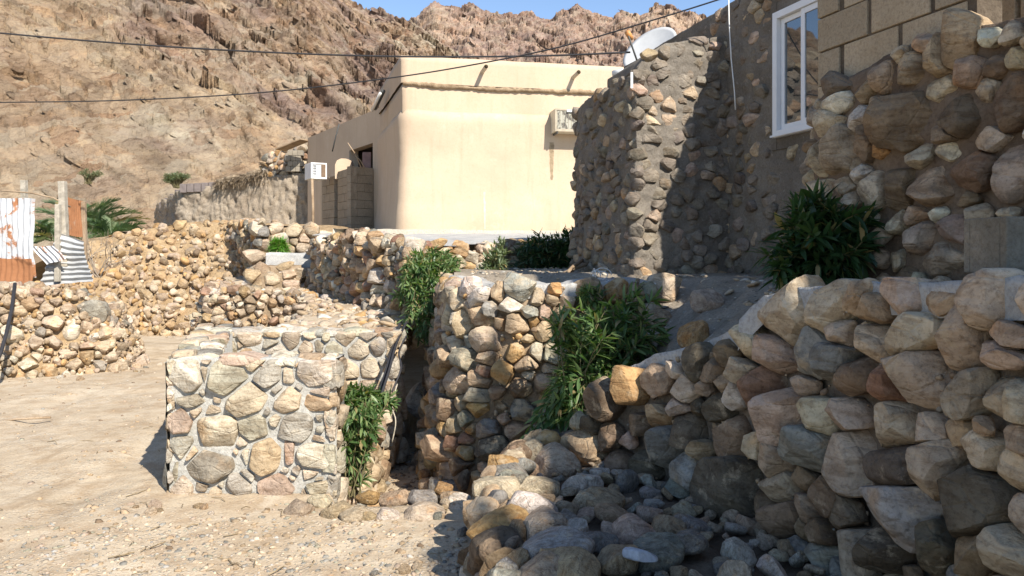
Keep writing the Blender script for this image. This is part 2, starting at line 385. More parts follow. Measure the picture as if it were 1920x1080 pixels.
def body(wall, parent, mat, name='mortar', inset=.05, thick=.4, du=.05, dz=.05, amp=.03, sc=3.0, hf=None, seed=1, top_extra=0.0, topmat=None, back=True, bottom=0.0, topdrop=.0):
    """the core of a wall: front face, top and back as one bumpy shell with ends"""
    nu = max(3, int(wall.L / du)); us = np.linspace(0, wall.L, nu); H = max(wall.p[:, 3] - wall.p[:, 2]); nz = max(3, int(H / dz)); nt_ = max(3, int(thick / .08))
    rows = []; UZ = []
    for u in us:
        x, y, zb, zt, t, n = wall.at(u); zt += top_extra; zb -= bottom; r = []
        for k in range(nz): z = zb + (zt - zb) * k / (nz - 1); p = wall.pos(u, z, -inset); r.append((p.x, p.y, z)); UZ.append((u, z, n[0], n[1]))
        pt = wall.pos(u, zt, -inset)
        for k in range(1, nt_ + 1): r.append((pt.x - n[0] * thick * k / nt_, pt.y - n[1] * thick * k / nt_, zt - topdrop * k / nt_))
        r.append((pt.x - n[0] * thick, pt.y - n[1] * thick, zb)); rows.append(r)
    nv = len(rows[0]); v = np.array(rows).reshape(-1, 3)
    d = np.stack([fbm(v * sc + 9.1 * k, 4, seed + k * 7) for k in range(3)], 1) * amp
    v = v + d; f = gridfaces(nu, nv)
    if hf:
        q = np.array(UZ); h = hf(q[:, 0], q[:, 1]).reshape(nu, nz); vv = v.reshape(nu, nv, 3); nn = q[:, 2:].reshape(nu, nz, 2)
        vv[:, :nz, :2] += nn * h[:, :, None]; v = vv.reshape(-1, 3)
    o = npmesh(name, v, f, mat, parent)
    return o

def heap_sheet(name, poly, hfun, mat, step=.06, amp=.02, sc=4, seed=3, kind='structure', parent=None, warp=0):
    poly = np.array(poly, float); x0, y0 = poly.min(0); x1, y1 = poly.max(0)
    nx, ny = int((x1 - x0) / step) + 2, int((y1 - y0) / step) + 2
    X, Y = np.meshgrid(np.linspace(x0, x1, nx), np.linspace(y0, y1, ny), indexing='ij'); x, y = X.ravel(), Y.ravel()
    Zv = hfun(x, y) + fbm(np.stack([x * sc, y * sc, 0 * x], 1), 4, seed) * amp
    ins = inpoly(x, y, poly).reshape(nx, ny); m = ins[:-1, :-1] & ins[1:, :-1] & ins[1:, 1:] & ins[:-1, 1:]
    f = gridfaces(nx, ny, m); used, inv = np.unique(f, return_inverse=True)
    v = np.stack([x, y, Zv], 1)[used]
    o = npmesh(name, v, inv.reshape(-1, 4), mat, parent)
    if kind: o['kind'] = kind
    return o
def inpoly(x, y, poly):
    c = np.zeros(len(x), bool); n = len(poly)
    for i in range(n):
        x1, y1 = poly[i]; x2, y2 = poly[(i + 1) % n]
        if y1 == y2: continue
        cc = ((y1 > y) != (y2 > y)) & (x < (x2 - x1) * (y - y1) / (y2 - y1) + x1); c ^= cc
    return c
def seeds_from(wall, L, org, sc, squash=1.06):
    """(x, y, w, h, colour) measured on an enlarged crop -> stones on the wall face"""
    out = []
    for (zx, zy, w, h, k) in L:
        px, py = org[0] + zx / sc, org[1] + zy / sc; b = wall.px(px, py)
        if b is None: continue
        u, z, D, cosv = b
        out.append((u, z, max(.5 * w / sc / F * D / max(cosv, .3) * squash, .02), max(.5 * h / sc / F * D * squash, .015), k))
    return out
# ------------------------------------------------------------------ retaining wall plans (left to right as one faces them)
W_RET = Wall([(.05, 5.25, -.3, .40), (.35, 5.1, -.2, .55), (.72, 4.78, .0, .90), (1.08, 4.22, .0, 1.14), (1.2, 3.92, .0, 1.30), (1.30, 3.6, .0, 1.42), (1.44, 2.9, .0, 1.47), (1.52, 2.3, .0, 1.50), (1.6, 1.2, .0, 1.55), (1.68, .2, 0, 1.57)], .06, 1.4)
W_RND = Wall([(-.80, 8.9, -.2, 1.40), (-.70, 8.0, -.3, 1.40), (-.58, 7.2, -.35, 1.38), (-.46, 6.7, -.4, 1.35), (-.16, 6.38, -.4, 1.36), (.3, 6.32, -.4, 1.38), (.85, 6.45, -.3, 1.40), (1.3, 6.7, .3, 1.40)], .13, 1.2)
W_YRD = Wall([(-3.75, 14.6, .7, 1.90), (-3.15, 13.2, .8, 1.95), (-2.2, 11.0, .8, 1.93), (-1.5, 9.8, .7, 1.78), (-1.2, 9.45, .6, 1.70), (-.6, 10.0, .9, 1.70), (.5, 11.0, 1.2, 1.78), (1.8, 11.6, 1.2, 1.8), (3.2, 12, 1.2, 1.8)], .10, 1.0)

# ------------------------------------------------------------------ ground
GND = NT('sandy_ground'); v = GND.n('NewGeometry').outputs['Position']
c = GND.ramp(GND.noise(v, .9, 6, .6, .5), (.3, (.41, .32, .215)), (.5, (.50, .405, .285)), (.72, (.56, .47, .345)))
c = GND.mix(GND.ramp(GND.noise(v, 4, 6, .7), (.38, .5), (.55, 0.)), c, (.31, .205, .115)); c = GND.mix(GND.ramp(GND.noise(GND.scl(v, (2.6, .5, 1)), 1.3, 6, .7), (.55, 0.), (.68, .7)), c, (.33, .24, .15)); c = GND.mix(GND.ramp(GND.noise(GND.scl(v, (1, .6, 1)), 2.7, 6, .7), (.56, 0.), (.66, .6)), c, (.55, .47, .36))
vc = GND.vor(v, 34, 'F1', 'Color'); vd = GND.vor(v, 34)
peb = GND.ramp(vd, (.20, 1.), (.42, 0.)); sel = GND.ramp(GND.noise(v, 1.6, 5, .7), (.42, 0.), (.6, .8))
pc = GND.mix(GND.n('SeparateColor').outputs[0], (.3, .25, .19), (.6, .53, .42))
sep = [n for n in GND.t.nodes if n.type == 'SEPARATE_COLOR'][0]; GND.t.links.new(vc, sep.inputs[0])
c = GND.mix(GND.math('MULTIPLY', peb, sel), c, pc)
c = GND.mix(GND.ramp(GND.noise(v, 70, 5, .75), (.35, .6), (.55, 0.)), c, GND.mix(1, c, (.62, .57, .52), 'MULTIPLY'))
GND.color(c)
h = GND.math('ADD', GND.noise(v, 14, 8, .7), GND.math('MULTIPLY', GND.math('MULTIPLY', peb, sel), .5))
GND.bump(h, .7, .02); GNDM = GND.m

def h_street(x, y):
    h = .05 * fbm(np.stack([x * .5, y * .5, 0 * x], 1), 3, 4) + .02 * fbm(np.stack([x * 2.2, y * 2.2, 0 * x], 1), 3, 9)
    # the drain between the small enclosure and the curved wall
    dx = np.clip(np.minimum((x + 1.20) / .04, (1.6 - x) / .2), 0, 1); dy = np.clip(np.minimum((y - 5.12) / .22, (9.4 - y) / .3), 0, 1)
    h = h - .42 * dx * dy
    for xo in (3.1, 4.5): h = h - .03 * np.exp(-((x + xo + .12 * (y - 6) + .15 * np.sin(y * .8)) ** 2) / .025) * (1 + .5 * np.sin(y * 5))
    nn_ = fbm(np.stack([x * 9, y * 9, 0 * x], 1), 2, 19); h = h + .008 * nn_
    return h
xs = np.unique(np.concatenate([np.linspace(-9, 3, 330), [-3000, -900, -200, -60, -30, -18, -12, 5, 9, 16, 30, 80, 300, 900, 3000]]))
ys = np.unique(np.concatenate([np.linspace(1.5, 14, 330), np.linspace(14, 24, 60), [-3000, -900, -200, -50, -20, -8, -3, 0, 28, 36, 60, 120, 300, 900, 3000]]))
X, Y = np.meshgrid(xs, ys, indexing='ij'); Zg = h_street(X.ravel(), Y.ravel())
far = np.hypot(X.ravel(), Y.ravel()) > 60; Zg[far] = -.3
g = npmesh('ground', np.stack([X.ravel(), Y.ravel(), Zg], 1), gridfaces(len(xs), len(ys)), GNDM); g['kind'] = 'structure'

# upper terrace between the walls
rp = W_RET.p
def h_terr(x, y):
    d = np.hypot(x[:, None] - rp[None, :, 0], y[:, None] - rp[None, :, 1]); k = d.argmin(1)
    z = rp[k, 3] - .05 + .42 * np.maximum(d.min(1) - .12, 0)
    return np.minimum(z, 1.40 + .012 * np.clip(y - 4, 0, 8))
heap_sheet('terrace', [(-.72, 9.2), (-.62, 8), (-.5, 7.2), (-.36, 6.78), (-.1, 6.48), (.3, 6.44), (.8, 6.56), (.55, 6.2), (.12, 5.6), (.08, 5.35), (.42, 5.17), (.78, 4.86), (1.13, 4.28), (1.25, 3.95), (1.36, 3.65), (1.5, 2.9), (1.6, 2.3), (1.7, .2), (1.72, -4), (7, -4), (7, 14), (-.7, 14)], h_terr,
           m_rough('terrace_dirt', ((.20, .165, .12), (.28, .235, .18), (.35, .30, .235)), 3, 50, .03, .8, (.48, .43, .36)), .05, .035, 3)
# yard behind the enclosure, held by the low rubble wall
def h_yard(x, y): return .86 + .035 * np.clip(y - 8, 0, 9) + .05 * fbm(np.stack([x * 1.5, y * 1.5, 0 * x], 1), 3, 8)
heap_sheet('yard', [(-5.2, 14.2), (-4.75, 12.35), (-4.3, 12.05), (-3.3, 12.1), (-2.95, 11.6), (-2.55, 9.6), (-2.45, 7.9), (-1.15, 7.85), (-.95, 9.3), (-1.5, 9.95), (-2.1, 11.05), (-3.1, 13.2), (-3.7, 14.7), (-3.7, 16), (-5, 16), (-6.3, 18.6), (-6.8, 18.4), (-5.6, 15.8)], h_yard, GNDM, .07, .05, 2.5)
# house yard and the upper village ground
def h_house(x, y): return np.clip(1.74 + .058 * (y - 9.6), 1.6, 2.12)
heap_sheet('house_yard', [(-3.7, 14.65), (-3.1, 13.25), (-2.1, 11.05), (-1.45, 9.85), (-1.2, 9.55), (-.62, 10.1), (.5, 11.1), (1.8, 11.7), (4, 12.2), (5, 18), (-3, 25), (-7, 26), (-5.2, 16.3), (-3.9, 16.2)], h_house, CEM, .12, .03, 3)
heap_sheet('upper_ground', [(-13.5, 18.2), (-11, 18), (-8, 18.9), (-6.6, 18.9), (-5.9, 17.4), (-5.0, 15.9), (-4.2, 16.1), (-4.2, 26), (-4, 45), (-16, 45), (-14, 24)], lambda x, y: 2.2 + .03 * np.clip(y - 18, 0, 20) - 1.6 * np.clip((-9.2 - x) / 3.5, 0, 1), GNDM, .25, .1, 1.5)

# ------------------------------------------------------------------ mountains
def mountain(name, az, etop, D0, D1, nv, pw, z0, ampk, palfun, seed, label_kind='structure', cell=1.0, sil=0):
    az = np.asarray(az); na = len(az); vv = np.linspace(0, 1, nv)
    Dd = D0 + (D1 - D0) * vv[None, :] ** 1.15
    zt = D1 * np.tan(etop)[:, None] + EYE; zn = D1 * np.asarray(sil) * vv[None, :] ** 9 if np.ndim(sil) == 0 else D1 * sil[:, None] * vv[None, :] ** 9
    prof = vv[None, :] ** pw
    Dd = Dd + 0 * az[:, None]
    x = np.sin(az)[:, None] * Dd; y = np.cos(az)[:, None] * Dd; z = z0 + (zt - z0) * prof + zn
    p = np.stack([x, y, z + 0 * x], -1).reshape(-1, 3); nrm = np.stack([-np.sin(az)[:, None] + 0 * Dd, -np.cos(az)[:, None] + 0 * Dd, .35 + 0 * Dd], -1).reshape(-1, 3)
    V = np.tile(vv, na); fade = 1 - .8 * np.clip((V - .75) / .25, 0, 1); up = np.clip(V * 2.2, .12, 1)
    big = fbm(p / 26, 4, seed, .55, True); mid = fbm(p / 7.5, 4, seed + 11, .55, True); rockm = fbm(p / 11 + 5, 4, seed + 21)
    fine = fbm(p / .8, 3, seed + 51, .6)
    crag = np.clip((rockm * 1.3 + (V - .27) * 1.3 + fbm(p / 4 + 9, 4, seed + 61) * .5 + .35 * np.clip((p[:, 0] / p[:, 1] + .42) / .2, -.6, 1)) * 2.6, 0, 1)
    Wl = np.hypot(Dd - D0, z - z0).ravel() * .62; Xl = (np.asarray(az)[:, None] * (D0 + D1) * .5 + 0 * Dd).ravel(); an = math.radians(33)
    w1, w2 = fbm(p / 9 + 40, 3, seed + 62) * 2.6, fbm(p / 3 + 50, 3, seed + 63) * .8
    al = Xl * math.cos(an) - Wl * math.sin(an) + w1; ac = Xl * math.sin(an) + Wl * math.cos(an) + w1 * .6 + w2
    b1, c1 = blocks2(al / 4.2 / cell, ac / 1.9 / cell, seed + 71); b2, c2 = blocks2(al / 1.6 / cell, ac / .75 / cell, seed + 81); b3, c3 = blocks2(al / .7 / cell, ac / .36 / cell, seed + 91)
    st = fbm(np.stack([al / 7, 0 * al, ac / 1.6], 1), 4, seed + 31, .6, True)
    rk = np.clip(.62 + .6 * crag, 0, 1.1)
    disp = (big * 1.6 * fade - mid * .85 * (.6 + .45 * crag) * fade - st * .5 * rk + b1 * .50 * rk + b2 * .28 * rk + b3 * .13 * rk + fine * .12) * up * ampk
    disp = disp - disp[V > .96].mean() * V ** 3
    q = p + nrm * disp[:, None]
    col = palfun(q, V, crag, al, ac) * (1 + .10 * c1 + .16 * c2 + .12 * c3)[:, None]
    f = gridfaces(na, nv); o = npmesh(name, q, f, None); me = o.data
    o['kind'] = label_kind
    ca = me.color_attributes.new('rock', 'FLOAT_COLOR', 'POINT'); ca.data.foreach_set('color', np.concatenate([np.clip(col, 0.01, 1), np.ones((len(col), 1))], 1).astype(np.float32).ravel())
    return o
def lerp(a, b, t): return a + (b - a) * np.clip(t, 0, 1)[:, None]
def pal_near(q, V, crag, al, ac):
    n1 = fbm(q / 9 + 3, 4, 71); n2 = fbm(q / 4 + 13, 4, 72); n3 = fbm(np.stack([al / 6, 0 * al, ac / 1.8], 1), 4, 73)
    sand = np.array((.385, .29, .19)); orange = np.array((.34, .24, .15)); pale = np.array((.43, .36, .26)); mauve = np.array((.265, .19, .15)); brn = np.array((.33, .235, .165))
    c = np.tile(sand, (len(q), 1)); c = lerp(c, orange, n1 * 2.4 + .3); c = lerp(c, pale, (n2 * 2.6 - .2) * (.35 + .65 * np.clip(V * 1.6, 0, 1)))
    c = lerp(c, brn, crag * 1.1 + n3 * .8 - .35); c = lerp(c, mauve * .92, (crag - .25) * 1.6 * (.6 + n3 * 1.6) + (fbm(q / 6 + 31, 4, 74) * 2.0 - .35))
    c = lerp(c, pale * 1.05, (fbm(q / 5.5 + 77, 4, 75) - .22) * 4)
    return c * .92
def pal_far(q, V, crag, al, ac):
    n3 = fbm(np.stack([al / 9, 0 * al, ac / 3], 1), 4, 83)
    c = np.tile(np.array((.33, .235, .175)), (len(q), 1)); c = lerp(c, np.array((.25, .175, .14)), n3 * 2 + .4); c = lerp(c, np.array((.38, .28, .20)), (fbm(q / 14 + 9, 4, 84) - .05) * 3)
    return c
m = NT('mountain_rock'); at = m.n('Attribute'); at.attribute_name = 'rock'; v = m.n('NewGeometry').outputs['Position']
vs = m.scl(m.scl(v, (1, 1, 1), (0, math.radians(33), 0)), (.8, .8, 1.9))
c = at.outputs['Color']
c = m.mix(m.ramp(m.noise(vs, 1.6, 8, .7, .3), (.36, 1.), (.50, 0.)), c, m.mix(1, c, (.60, .55, .52), 'MULTIPLY'))
c = m.mix(m.ramp(m.noise(v, 1.1, 8, .7), (.52, 0.), (.66, .7)), c, m.mix(1, c, (1.35, 1.28, 1.15), 'MULTIPLY'))
c = m.mix(m.ramp(m.noise(vs, 5, 6, .75), (.36, .55), (.47, 0.)), c, m.mix(1, c, (.45, .4, .38), 'MULTIPLY'))
vc = m.vor(m.scl(v, (1, 1, 1), (0, math.radians(33), 0)), 1)
vt = [n for n in m.t.nodes if n.type == 'TEX_VORONOI'][-1]; mp2 = m.scl(m.scl(v, (1, 1, 1), (.2, math.radians(33), .3)), (.55, .5, 1.3)); dn = m.n('VectorMath'); dn.operation = 'MULTIPLY_ADD'; nz_ = m.n('TexNoise'); m.inp(nz_, 'Vector', v); m.inp(nz_, 'Scale', 1.3); m.inp(nz_, 'Detail', 6); m.t.links.new(nz_.outputs['Color'], dn.inputs[0]); dn.inputs[1].default_value = (1.3, 1.3, 1.3); m.t.links.new(mp2, dn.inputs[2]); m.t.links.new(dn.outputs[0], vt.inputs['Vector'])
sp = m.n('SeparateColor'); m.t.links.new(vt.outputs['Color'], sp.inputs[0])
c = m.mix(m.ramp(sp.outputs[0], (.62, 0.), (.72, .45)), c, m.mix(1, c, (.66, .58, .56), 'MULTIPLY')); c = m.mix(m.ramp(sp.outputs[1], (.72, 0.), (.80, .28)), c, (.44, .37, .27)); c = m.mix(m.ramp(sp.outputs[2], (.74, 0.), (.82, .25)), c, m.mix(1, c, (1.15, .88, .66), 'MULTIPLY'))
m.color(c)
hh = m.math('ADD', m.noise(vs, .9, 9, .7), m.math('MULTIPLY', m.noise(v, 2.2, 8, .75), .6)); m.bump(hh, 1.0, .45)
def pxaz(px): return np.arctan((np.asarray(px, float) - 960) / F)
NP = [(-80, 12.), (-65, 13.), (-56, 13.8), (-48, 17), (-40, 22), (-32.6, 25), (-22, 24), (-14.5, 20.5)]
pts = [(math.radians(a), math.radians(e)) for a, e in NP] + [(math.atan((x - 960) / F), math.atan((HOR - y) / F * math.cos(math.atan((x - 960) / F)))) for x, y in
      ((630, -45), (655, -12), (680, 6), (700, 20), (713, 27), (740, 31), (771, 36), (804, 55), (845, 91), (900, 125), (960, 175), (1000, 210), (1100, 300))]
pa, pe = zip(*pts)
az = np.concatenate([np.linspace(math.radians(-78), math.radians(-34), 150), pxaz(np.linspace(-20, 1060, 680))])
et = np.interp(az, pa, pe); esil = .006 * fbm(np.stack([az * 60, 0 * az, 0 * az], 1), 4, 5) + .003 * fbm(np.stack([az * 300, 0 * az, 0 * az], 1), 3, 6)
mn = mountain('mountain', az, et, 36, 84, 300, 1.12, .2, 1.0, pal_near, 100, sil=esil); mn.data.materials.append(m.m)
fp = [(600, 60), (700, 55), (760, 42), (775, 30), (790, 25), (805, 10), (815, 5), (835, 13), (860, 17), (880, 5), (905, 13), (930, 22), (970, 33), (990, 22), (1010, 28), (1035, 38), (1048, 25), (1060, 14), (1080, 11), (1100, 21), (1130, 30), (1150, 34), (1160, 22), (1185, 26), (1200, 30), (1215, 14), (1235, 8), (1265, 10), (1280, 24), (1300, 20), (1330, 40), (1400, 20), (1500, 35), (1600, 5), (1800, 30), (2000, 0), (2400, 50), (3000, 90)]
fx, fy = zip(*fp); fpx = np.concatenate([np.linspace(600, 1420, 620), np.linspace(1430, 3000, 140)]); fa = pxaz(fpx)
fe0 = np.arctan((HOR - np.interp(fpx, fx, fy)) / F * np.cos(fa)); fe = np.convolve(np.pad(fe0, 30, 'edge'), np.hanning(61) / np.hanning(61).sum(), 'valid'); fsil = (fe0 - fe) + .0035 * fbm(np.stack([fa * 120, 0 * fa, 0 * fa], 1), 4, 15)
mf = mountain('far_mountain', fa, fe, 105, 170, 180, 1.0, 0, 1.1, pal_far, 300, cell=1.2, sil=fsil); mf.data.materials.append(m.m)

def boulders(o, n, smin, smax, rr, lo, hi, label):
    me = o.data; co = np.empty(len(me.vertices) * 3, np.float32); me.vertices.foreach_get('co', co); co = co.reshape(-1, 3); ca = np.empty(len(me.vertices) * 4, np.float32); me.color_attributes['rock'].data.foreach_get('color', ca); ca = ca.reshape(-1, 4)
    pxx = 960 + F * co[:, 0] / np.maximum(co[:, 1], 1); pyy = HOR - F * (co[:, 2] - EYE) / np.maximum(co[:, 1], 1); idx = np.where((co[:, 1] > 5) & (pxx > lo) & (pxx < hi) & (pyy > -40) & (pyy < 470))[0]; idx = rr.choice(idx, n)
    V, T = ICO[2][1], ICO[2][2]; base = np.array([shape_stone(V, free_planes(.5, .5 * rr.uniform(.5, .9), rr, 5), .3, rr, ang=1., rough=.05) for _ in range(12)])
    B = base[rr.randint(0, 12, n)]; a_ = math.radians(33); E_ = np.array([[math.cos(a_) * 1.7, .1, math.sin(a_) * .42], [.25, .8, .1], [-math.sin(a_) * 1.7, .15, math.cos(a_) * .42]]); A3 = E_[None] + rr.normal(size=(n, 3, 3)) * .16; s_ = smin + (smax - smin) * rr.uniform(0, 1, n) ** 3.5; v = np.einsum('nij,nkj->nki', A3, B) * s_[:, None, None] + (co[idx] + np.array((0, .12, -.08)) * s_[:, None])[:, None, :]
    f = (T[None] + (np.arange(n) * len(V))[:, None, None]).reshape(-1, 3); b_ = npmesh('scree', v.reshape(-1, 3), f, o.data.materials[0]); tag(b_, label, 'scree', kind='stuff')
    c_ = ca[idx] * rr.uniform(.72, 1.08, (n, 1)); c_[:, 3] = 1; a_ = b_.data.color_attributes.new('rock', 'FLOAT_COLOR', 'POINT'); a_.data.foreach_set('color', np.repeat(c_, len(V), 0).astype(np.float32).ravel())
boulders(mn, 1700, .10, .80, np.random.RandomState(401), -60, 900, 'broken boulders and scree scattered over the near rocky slope'); boulders(mf, 400, .25, 1.5, np.random.RandomState(402), 700, 1450, 'boulders scattered over the farther brown ridge')
# ------------------------------------------------------------------ cream plaster house
t = NT('cream_plaster'); v = t.obj()
c = t.ramp(t.noise(v, .8, 6, .6, .3), (.3, (.465, .35, .245)), (.5, (.505, .385, .27)), (.7, (.535, .415, .295)))
c = t.mix(t.ramp(t.noise(t.scl(v, (1, 1, .25)), 3, 6, .7), (.55, 0.), (.7, .3)), c, (.44, .31, .185))
c = t.mix(t.ramp(t.noise(v, 30, 5, .7), (.36, .35), (.5, 0.)), c, (.42, .31, .2)); c = t.mix(t.ramp(t.noise(t.scl(v, (2.2, 2.2, .12)), 2.5, 5, .65), (.56, 0.), (.66, .32)), c, (.40, .30, .20)); c = t.mix(t.ramp(t.noise(v, 1.7, 7, .75), (.60, 0.), (.66, .35)), c, (.58, .47, .35))
t.color(c); t.bump(t.math('ADD', t.noise(v, 3.5, 8, .6), t.math('MULTIPLY', t.noise(v, 60, 4, .7), .15)), .3, .03); PLA = t.m
CEMP = m_rough('plinth_cement', ((.36, .32, .25), (.44, .39, .31), (.50, .45, .36)), 2, 45, .015, .5)
WHT = m_flat('white_painted_metal', (.72, .71, .68), .45, 0, .4, .06)
BEI = m_flat('yellowed_plastic', (.60, .55, .43), .5, 0, .4, .1)
DRK = m_flat('dark_void', (.02, .018, .016), .8)
DGR = m_flat('dark_grille', (.07, .07, .065), .6)
HZ0, HZ1 = 2.02, 5.65
house = thing('house', 'cream plastered flat-roofed house with two drain pipes and a wall air conditioner', 'house', (0, 18, HZ0))
FA = Vector((-2.19, 16, 0)); fdir = Vector((4.44, .9, 0)).normalized(); fn = Vector((fdir.y, -fdir.x, 0))
LA = Vector((-3.19, 19.4, 0)); LB = Vector((-6.2, 24.3, 0))
def ringwall(name, path, z0, z1, off, mat, parent, dz=.12, du=.12, amp=.012, flare=None, top=None, seed=1):
    pts = []; 
    for i in range(len(path) - 1):
        a, b = Vector(path[i]), Vector(path[i + 1]); n = max(2, int((b - a).length / du))
        for k in range(n): pts.append(a.lerp(b, k / n))
    pts.append(Vector(path[-1])); P2 = np.array([(p.x, p.y) for p in pts]); tg = np.gradient(P2, axis=0); tg /= np.linalg.norm(tg, axis=1)[:, None] + 1e-9; nn = np.stack([tg[:, 1], -tg[:, 0]], 1)
    nz = int((z1 - z0) / dz) + 2; zs = np.linspace(z0, z1, nz); vv = []
    for i in range(len(P2)):
        for z in zs:
            o = off + (flare(z) if flare else 0); vv.append((P2[i, 0] + nn[i, 0] * o, P2[i, 1] + nn[i, 1] * o, z))
    # inner return so that the wall has a top
        for (d, z) in ((.25, z1), (.25, z0)): vv.append((P2[i, 0] - nn[i, 0] * d, P2[i, 1] - nn[i, 1] * d, z))
    v = np.array(vv); v += np.stack([fbm(v * 1.6 + k * 7, 3, seed + k) for k in range(3)], 1) * amp
    o = npmesh(name, v, gridfaces(len(P2), nz + 2), mat, parent); return put(o, parent)
Bc = FA + fdir * 6.2; Bk = Bc + Vector((-.9, 6.5, 0))
seam = 1.6 + (485 - 207) / F * 16      # where the thick lower part stops
up_path = [tuple(LA + Vector((4.4, 2.6, 0))), tuple(LA), tuple(FA), tuple(Bc), tuple(Bk)]
ringwall('wall', up_path, seam - .05, HZ1 - .56, 0, PLA, house, seed=3)
ringwall('parapet', up_path, HZ1 - .54, HZ1, .035, PLA, house, seed=5, amp=.016)
ld = (LA - FA).normalized(); cor = [FA + ld * .28, FA + ld * .10 + fdir * .01, FA + fdir * .10 + ld * .01, FA + fdir * .3]
lo_path = [tuple(LA)] + [tuple(p) for p in cor] + [tuple(Bc), tuple(Bk)]
def fl(z):
    a = max(0, min(1, (seam - z) / .16)); b = max(0, (2.75 - z)) * .10
    return .075 * math.sin(a * math.pi / 2) + b + .02 * math.sin(z * 3.1)
ringwall('wall', lo_path, HZ0, seam + .01, 0, PLA, house, flare=fl, seed=9, amp=.03, du=.1, dz=.08)
wz = 5.27
wing_path = [tuple(LB + Vector((4, 3, 0))), tuple(LB), tuple(LA + Vector((.03, -.05, 0)))]
# doorway hole in the left wing: px 655..700, y 270..315 and down behind the screen
wd = (LA - LB).normalized(); wn = Vector((wd.y, -wd.x, 0)); wL = (LA - LB).length
def on_wing(px):
    a = (px - 960) / F; p0 = LB; den = wn.dot(Vector((a, 1, 0))); D = wn.dot(p0) / den; p = Vector((a * D, D, 0)); return (p - p0).dot(wd), D
du0, DD0 = on_wing(655); du1, DD1 = on_wing(699); ztop = 1.6 + (485 - 268) / F * DD1
mb = MB(); Mw = Matrix(((wd.x, wn.x, 0, LB.x), (wd.y, wn.y, 0, LB.y), (0, 0, 1, 0), (0, 0, 0, 1)))
mb.box((-.02, -.25, HZ0), (du0, 0, wz), Mw); mb.box((du1, -.25, HZ0), (wL + .02, 0, wz), Mw); mb.box((du0, -.25, ztop), (du1, 0, wz), Mw)
put(mb.build('wall', PLA, house), house)
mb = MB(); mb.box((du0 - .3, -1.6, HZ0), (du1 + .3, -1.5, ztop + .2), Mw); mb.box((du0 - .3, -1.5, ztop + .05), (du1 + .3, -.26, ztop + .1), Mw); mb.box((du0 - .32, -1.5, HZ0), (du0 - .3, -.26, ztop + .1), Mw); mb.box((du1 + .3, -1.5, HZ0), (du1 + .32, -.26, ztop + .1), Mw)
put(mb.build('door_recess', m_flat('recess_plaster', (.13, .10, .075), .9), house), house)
mb = MB(); mb.v = []; 
e = [LB, LA, LA + Vector((4.4, 2.6, 0)), LB + Vector((4, 3, 0))]
mb.add([(p.x, p.y, wz - .06) for p in e], [(0, 1, 2, 3)])
e = [LA + Vector((.1, .1, 0)), FA + Vector((.1, .1, 0)), Bc + Vector((-.1, .1, 0)), Bk]
mb.add([(p.x, p.y, HZ1 - .25) for p in e], [(0, 1, 2, 3)])
put(mb.build('roof', CEMP, house), house)
# crack ledge under the parapet
rr = np.random.RandomState(5); Lf = 6.1; n = 130; zc = HZ1 - .55
rows = []
for i in range(n):
    u = i / (n - 1) * Lf; p = FA + fdir * u; w = .03 + .022 * abs(math.sin(u * 2.3)) + rr.uniform(0, .02); dz = -.05 * math.sin(u * 1.1) * .5 - .012 * u + rr.normal() * .006
    for (o, z) in ((-.02, w * .9), (.05 + rr.uniform(0, .035), w * .7), (.045 + rr.uniform(0, .03), -w * .4), (-.02, -w * .9)): q = p + fn * o; rows.append((q.x, q.y, zc + dz + z))
put(npmesh('cracked_ledge', rows, gridfaces(n, 4), m_rough('crack_edge', ((.22, .15, .09), (.33, .24, .15), (.44, .33, .21)), 6, 50, .02, .8), house), house)
def on_front(px, py):
    a = (px - 960) / F; D = fn.dot(FA) / fn.dot(Vector((a, 1, 0))); return Vector((a * D, D, 1.6 + (HOR - py) / F * D))
PIPE = m_flat('weathered_pipe', (.50, .44, .34), .7, 0, .3, .2, 20)
for (x, y) in ((903, 137), (1073, 147)):
    p = on_front(x, y); mb = MB(); mb.tube([p - fn * .06, p + fn * .38 + Vector((.03, 0, .045))], .042, 12, False); mb.tube([p - fn * .06, p + fn * .375 + Vector((.03, 0, .044))], .034, 12, False)
    put(mb.build('drain_pipe', PIPE, house, True), house)
# cement plinth in front of the house
mb = MB(); pl = Wall([(-3.3, 14.9, 1.75, 2.10), (-2.5, 14.9, 1.75, 2.14), (-1.9, 15.25, 1.75, 2.16), (4.2, 16.5, 1.7, 2.16)], .25, 2.1)
put(body(pl, house, CEMP, 'plinth', 0, .9, .1, .08, .03, 2.5), house)
# water stain (a flat film of mineral dirt) below the air conditioner, and a pale dribble
from mathutils.bvhtree import BVHTree
_w = [o for o in house.children if o.name.startswith('wall')]; _bv = []
for o in _w: me_ = o.data; _bv.append(BVHTree.FromPolygons([v_.co.copy() for v_ in me_.vertices], [tuple(p_.vertices) for p_ in me_.polygons]))
def onwall(p):
    best = p
    for b_ in _bv:
        h_ = b_.ray_cast(p + fn * 1.0, -fn, 1.5)
        if h_[0] is not None and (h_[0] - p).dot(fn) > (best - p).dot(fn): best = h_[0]
    return best + fn * .004
def film(px0, px1, y0, y1, mat, wob=.02, name='water_stain'):
    n = 26; v = []
    for k in range(n):
        y = y0 + (y1 - y0) * k / (n - 1)
        for x in (px0, px1):
            sh = 1 - .55 * (k / (n - 1)) ** 3; cx = (px0 + px1) / 2; p = on_front(cx + (x - cx) * sh + rr.normal() * .4, y); p = onwall(p); v.append(tuple(p))
    put(npmesh(name, v, gridfaces(n, 2), mat, house), house)
film(1029, 1037, 268, 338, m_flat('stained_plaster', (.36, .27, .17), .9, 0, .1, .2, 12)); film(905, 909, 360, 430, m_flat('lime_dribble', (.62, .52, .39), .9, 0, .1, .1, 12), name='lime_streak')

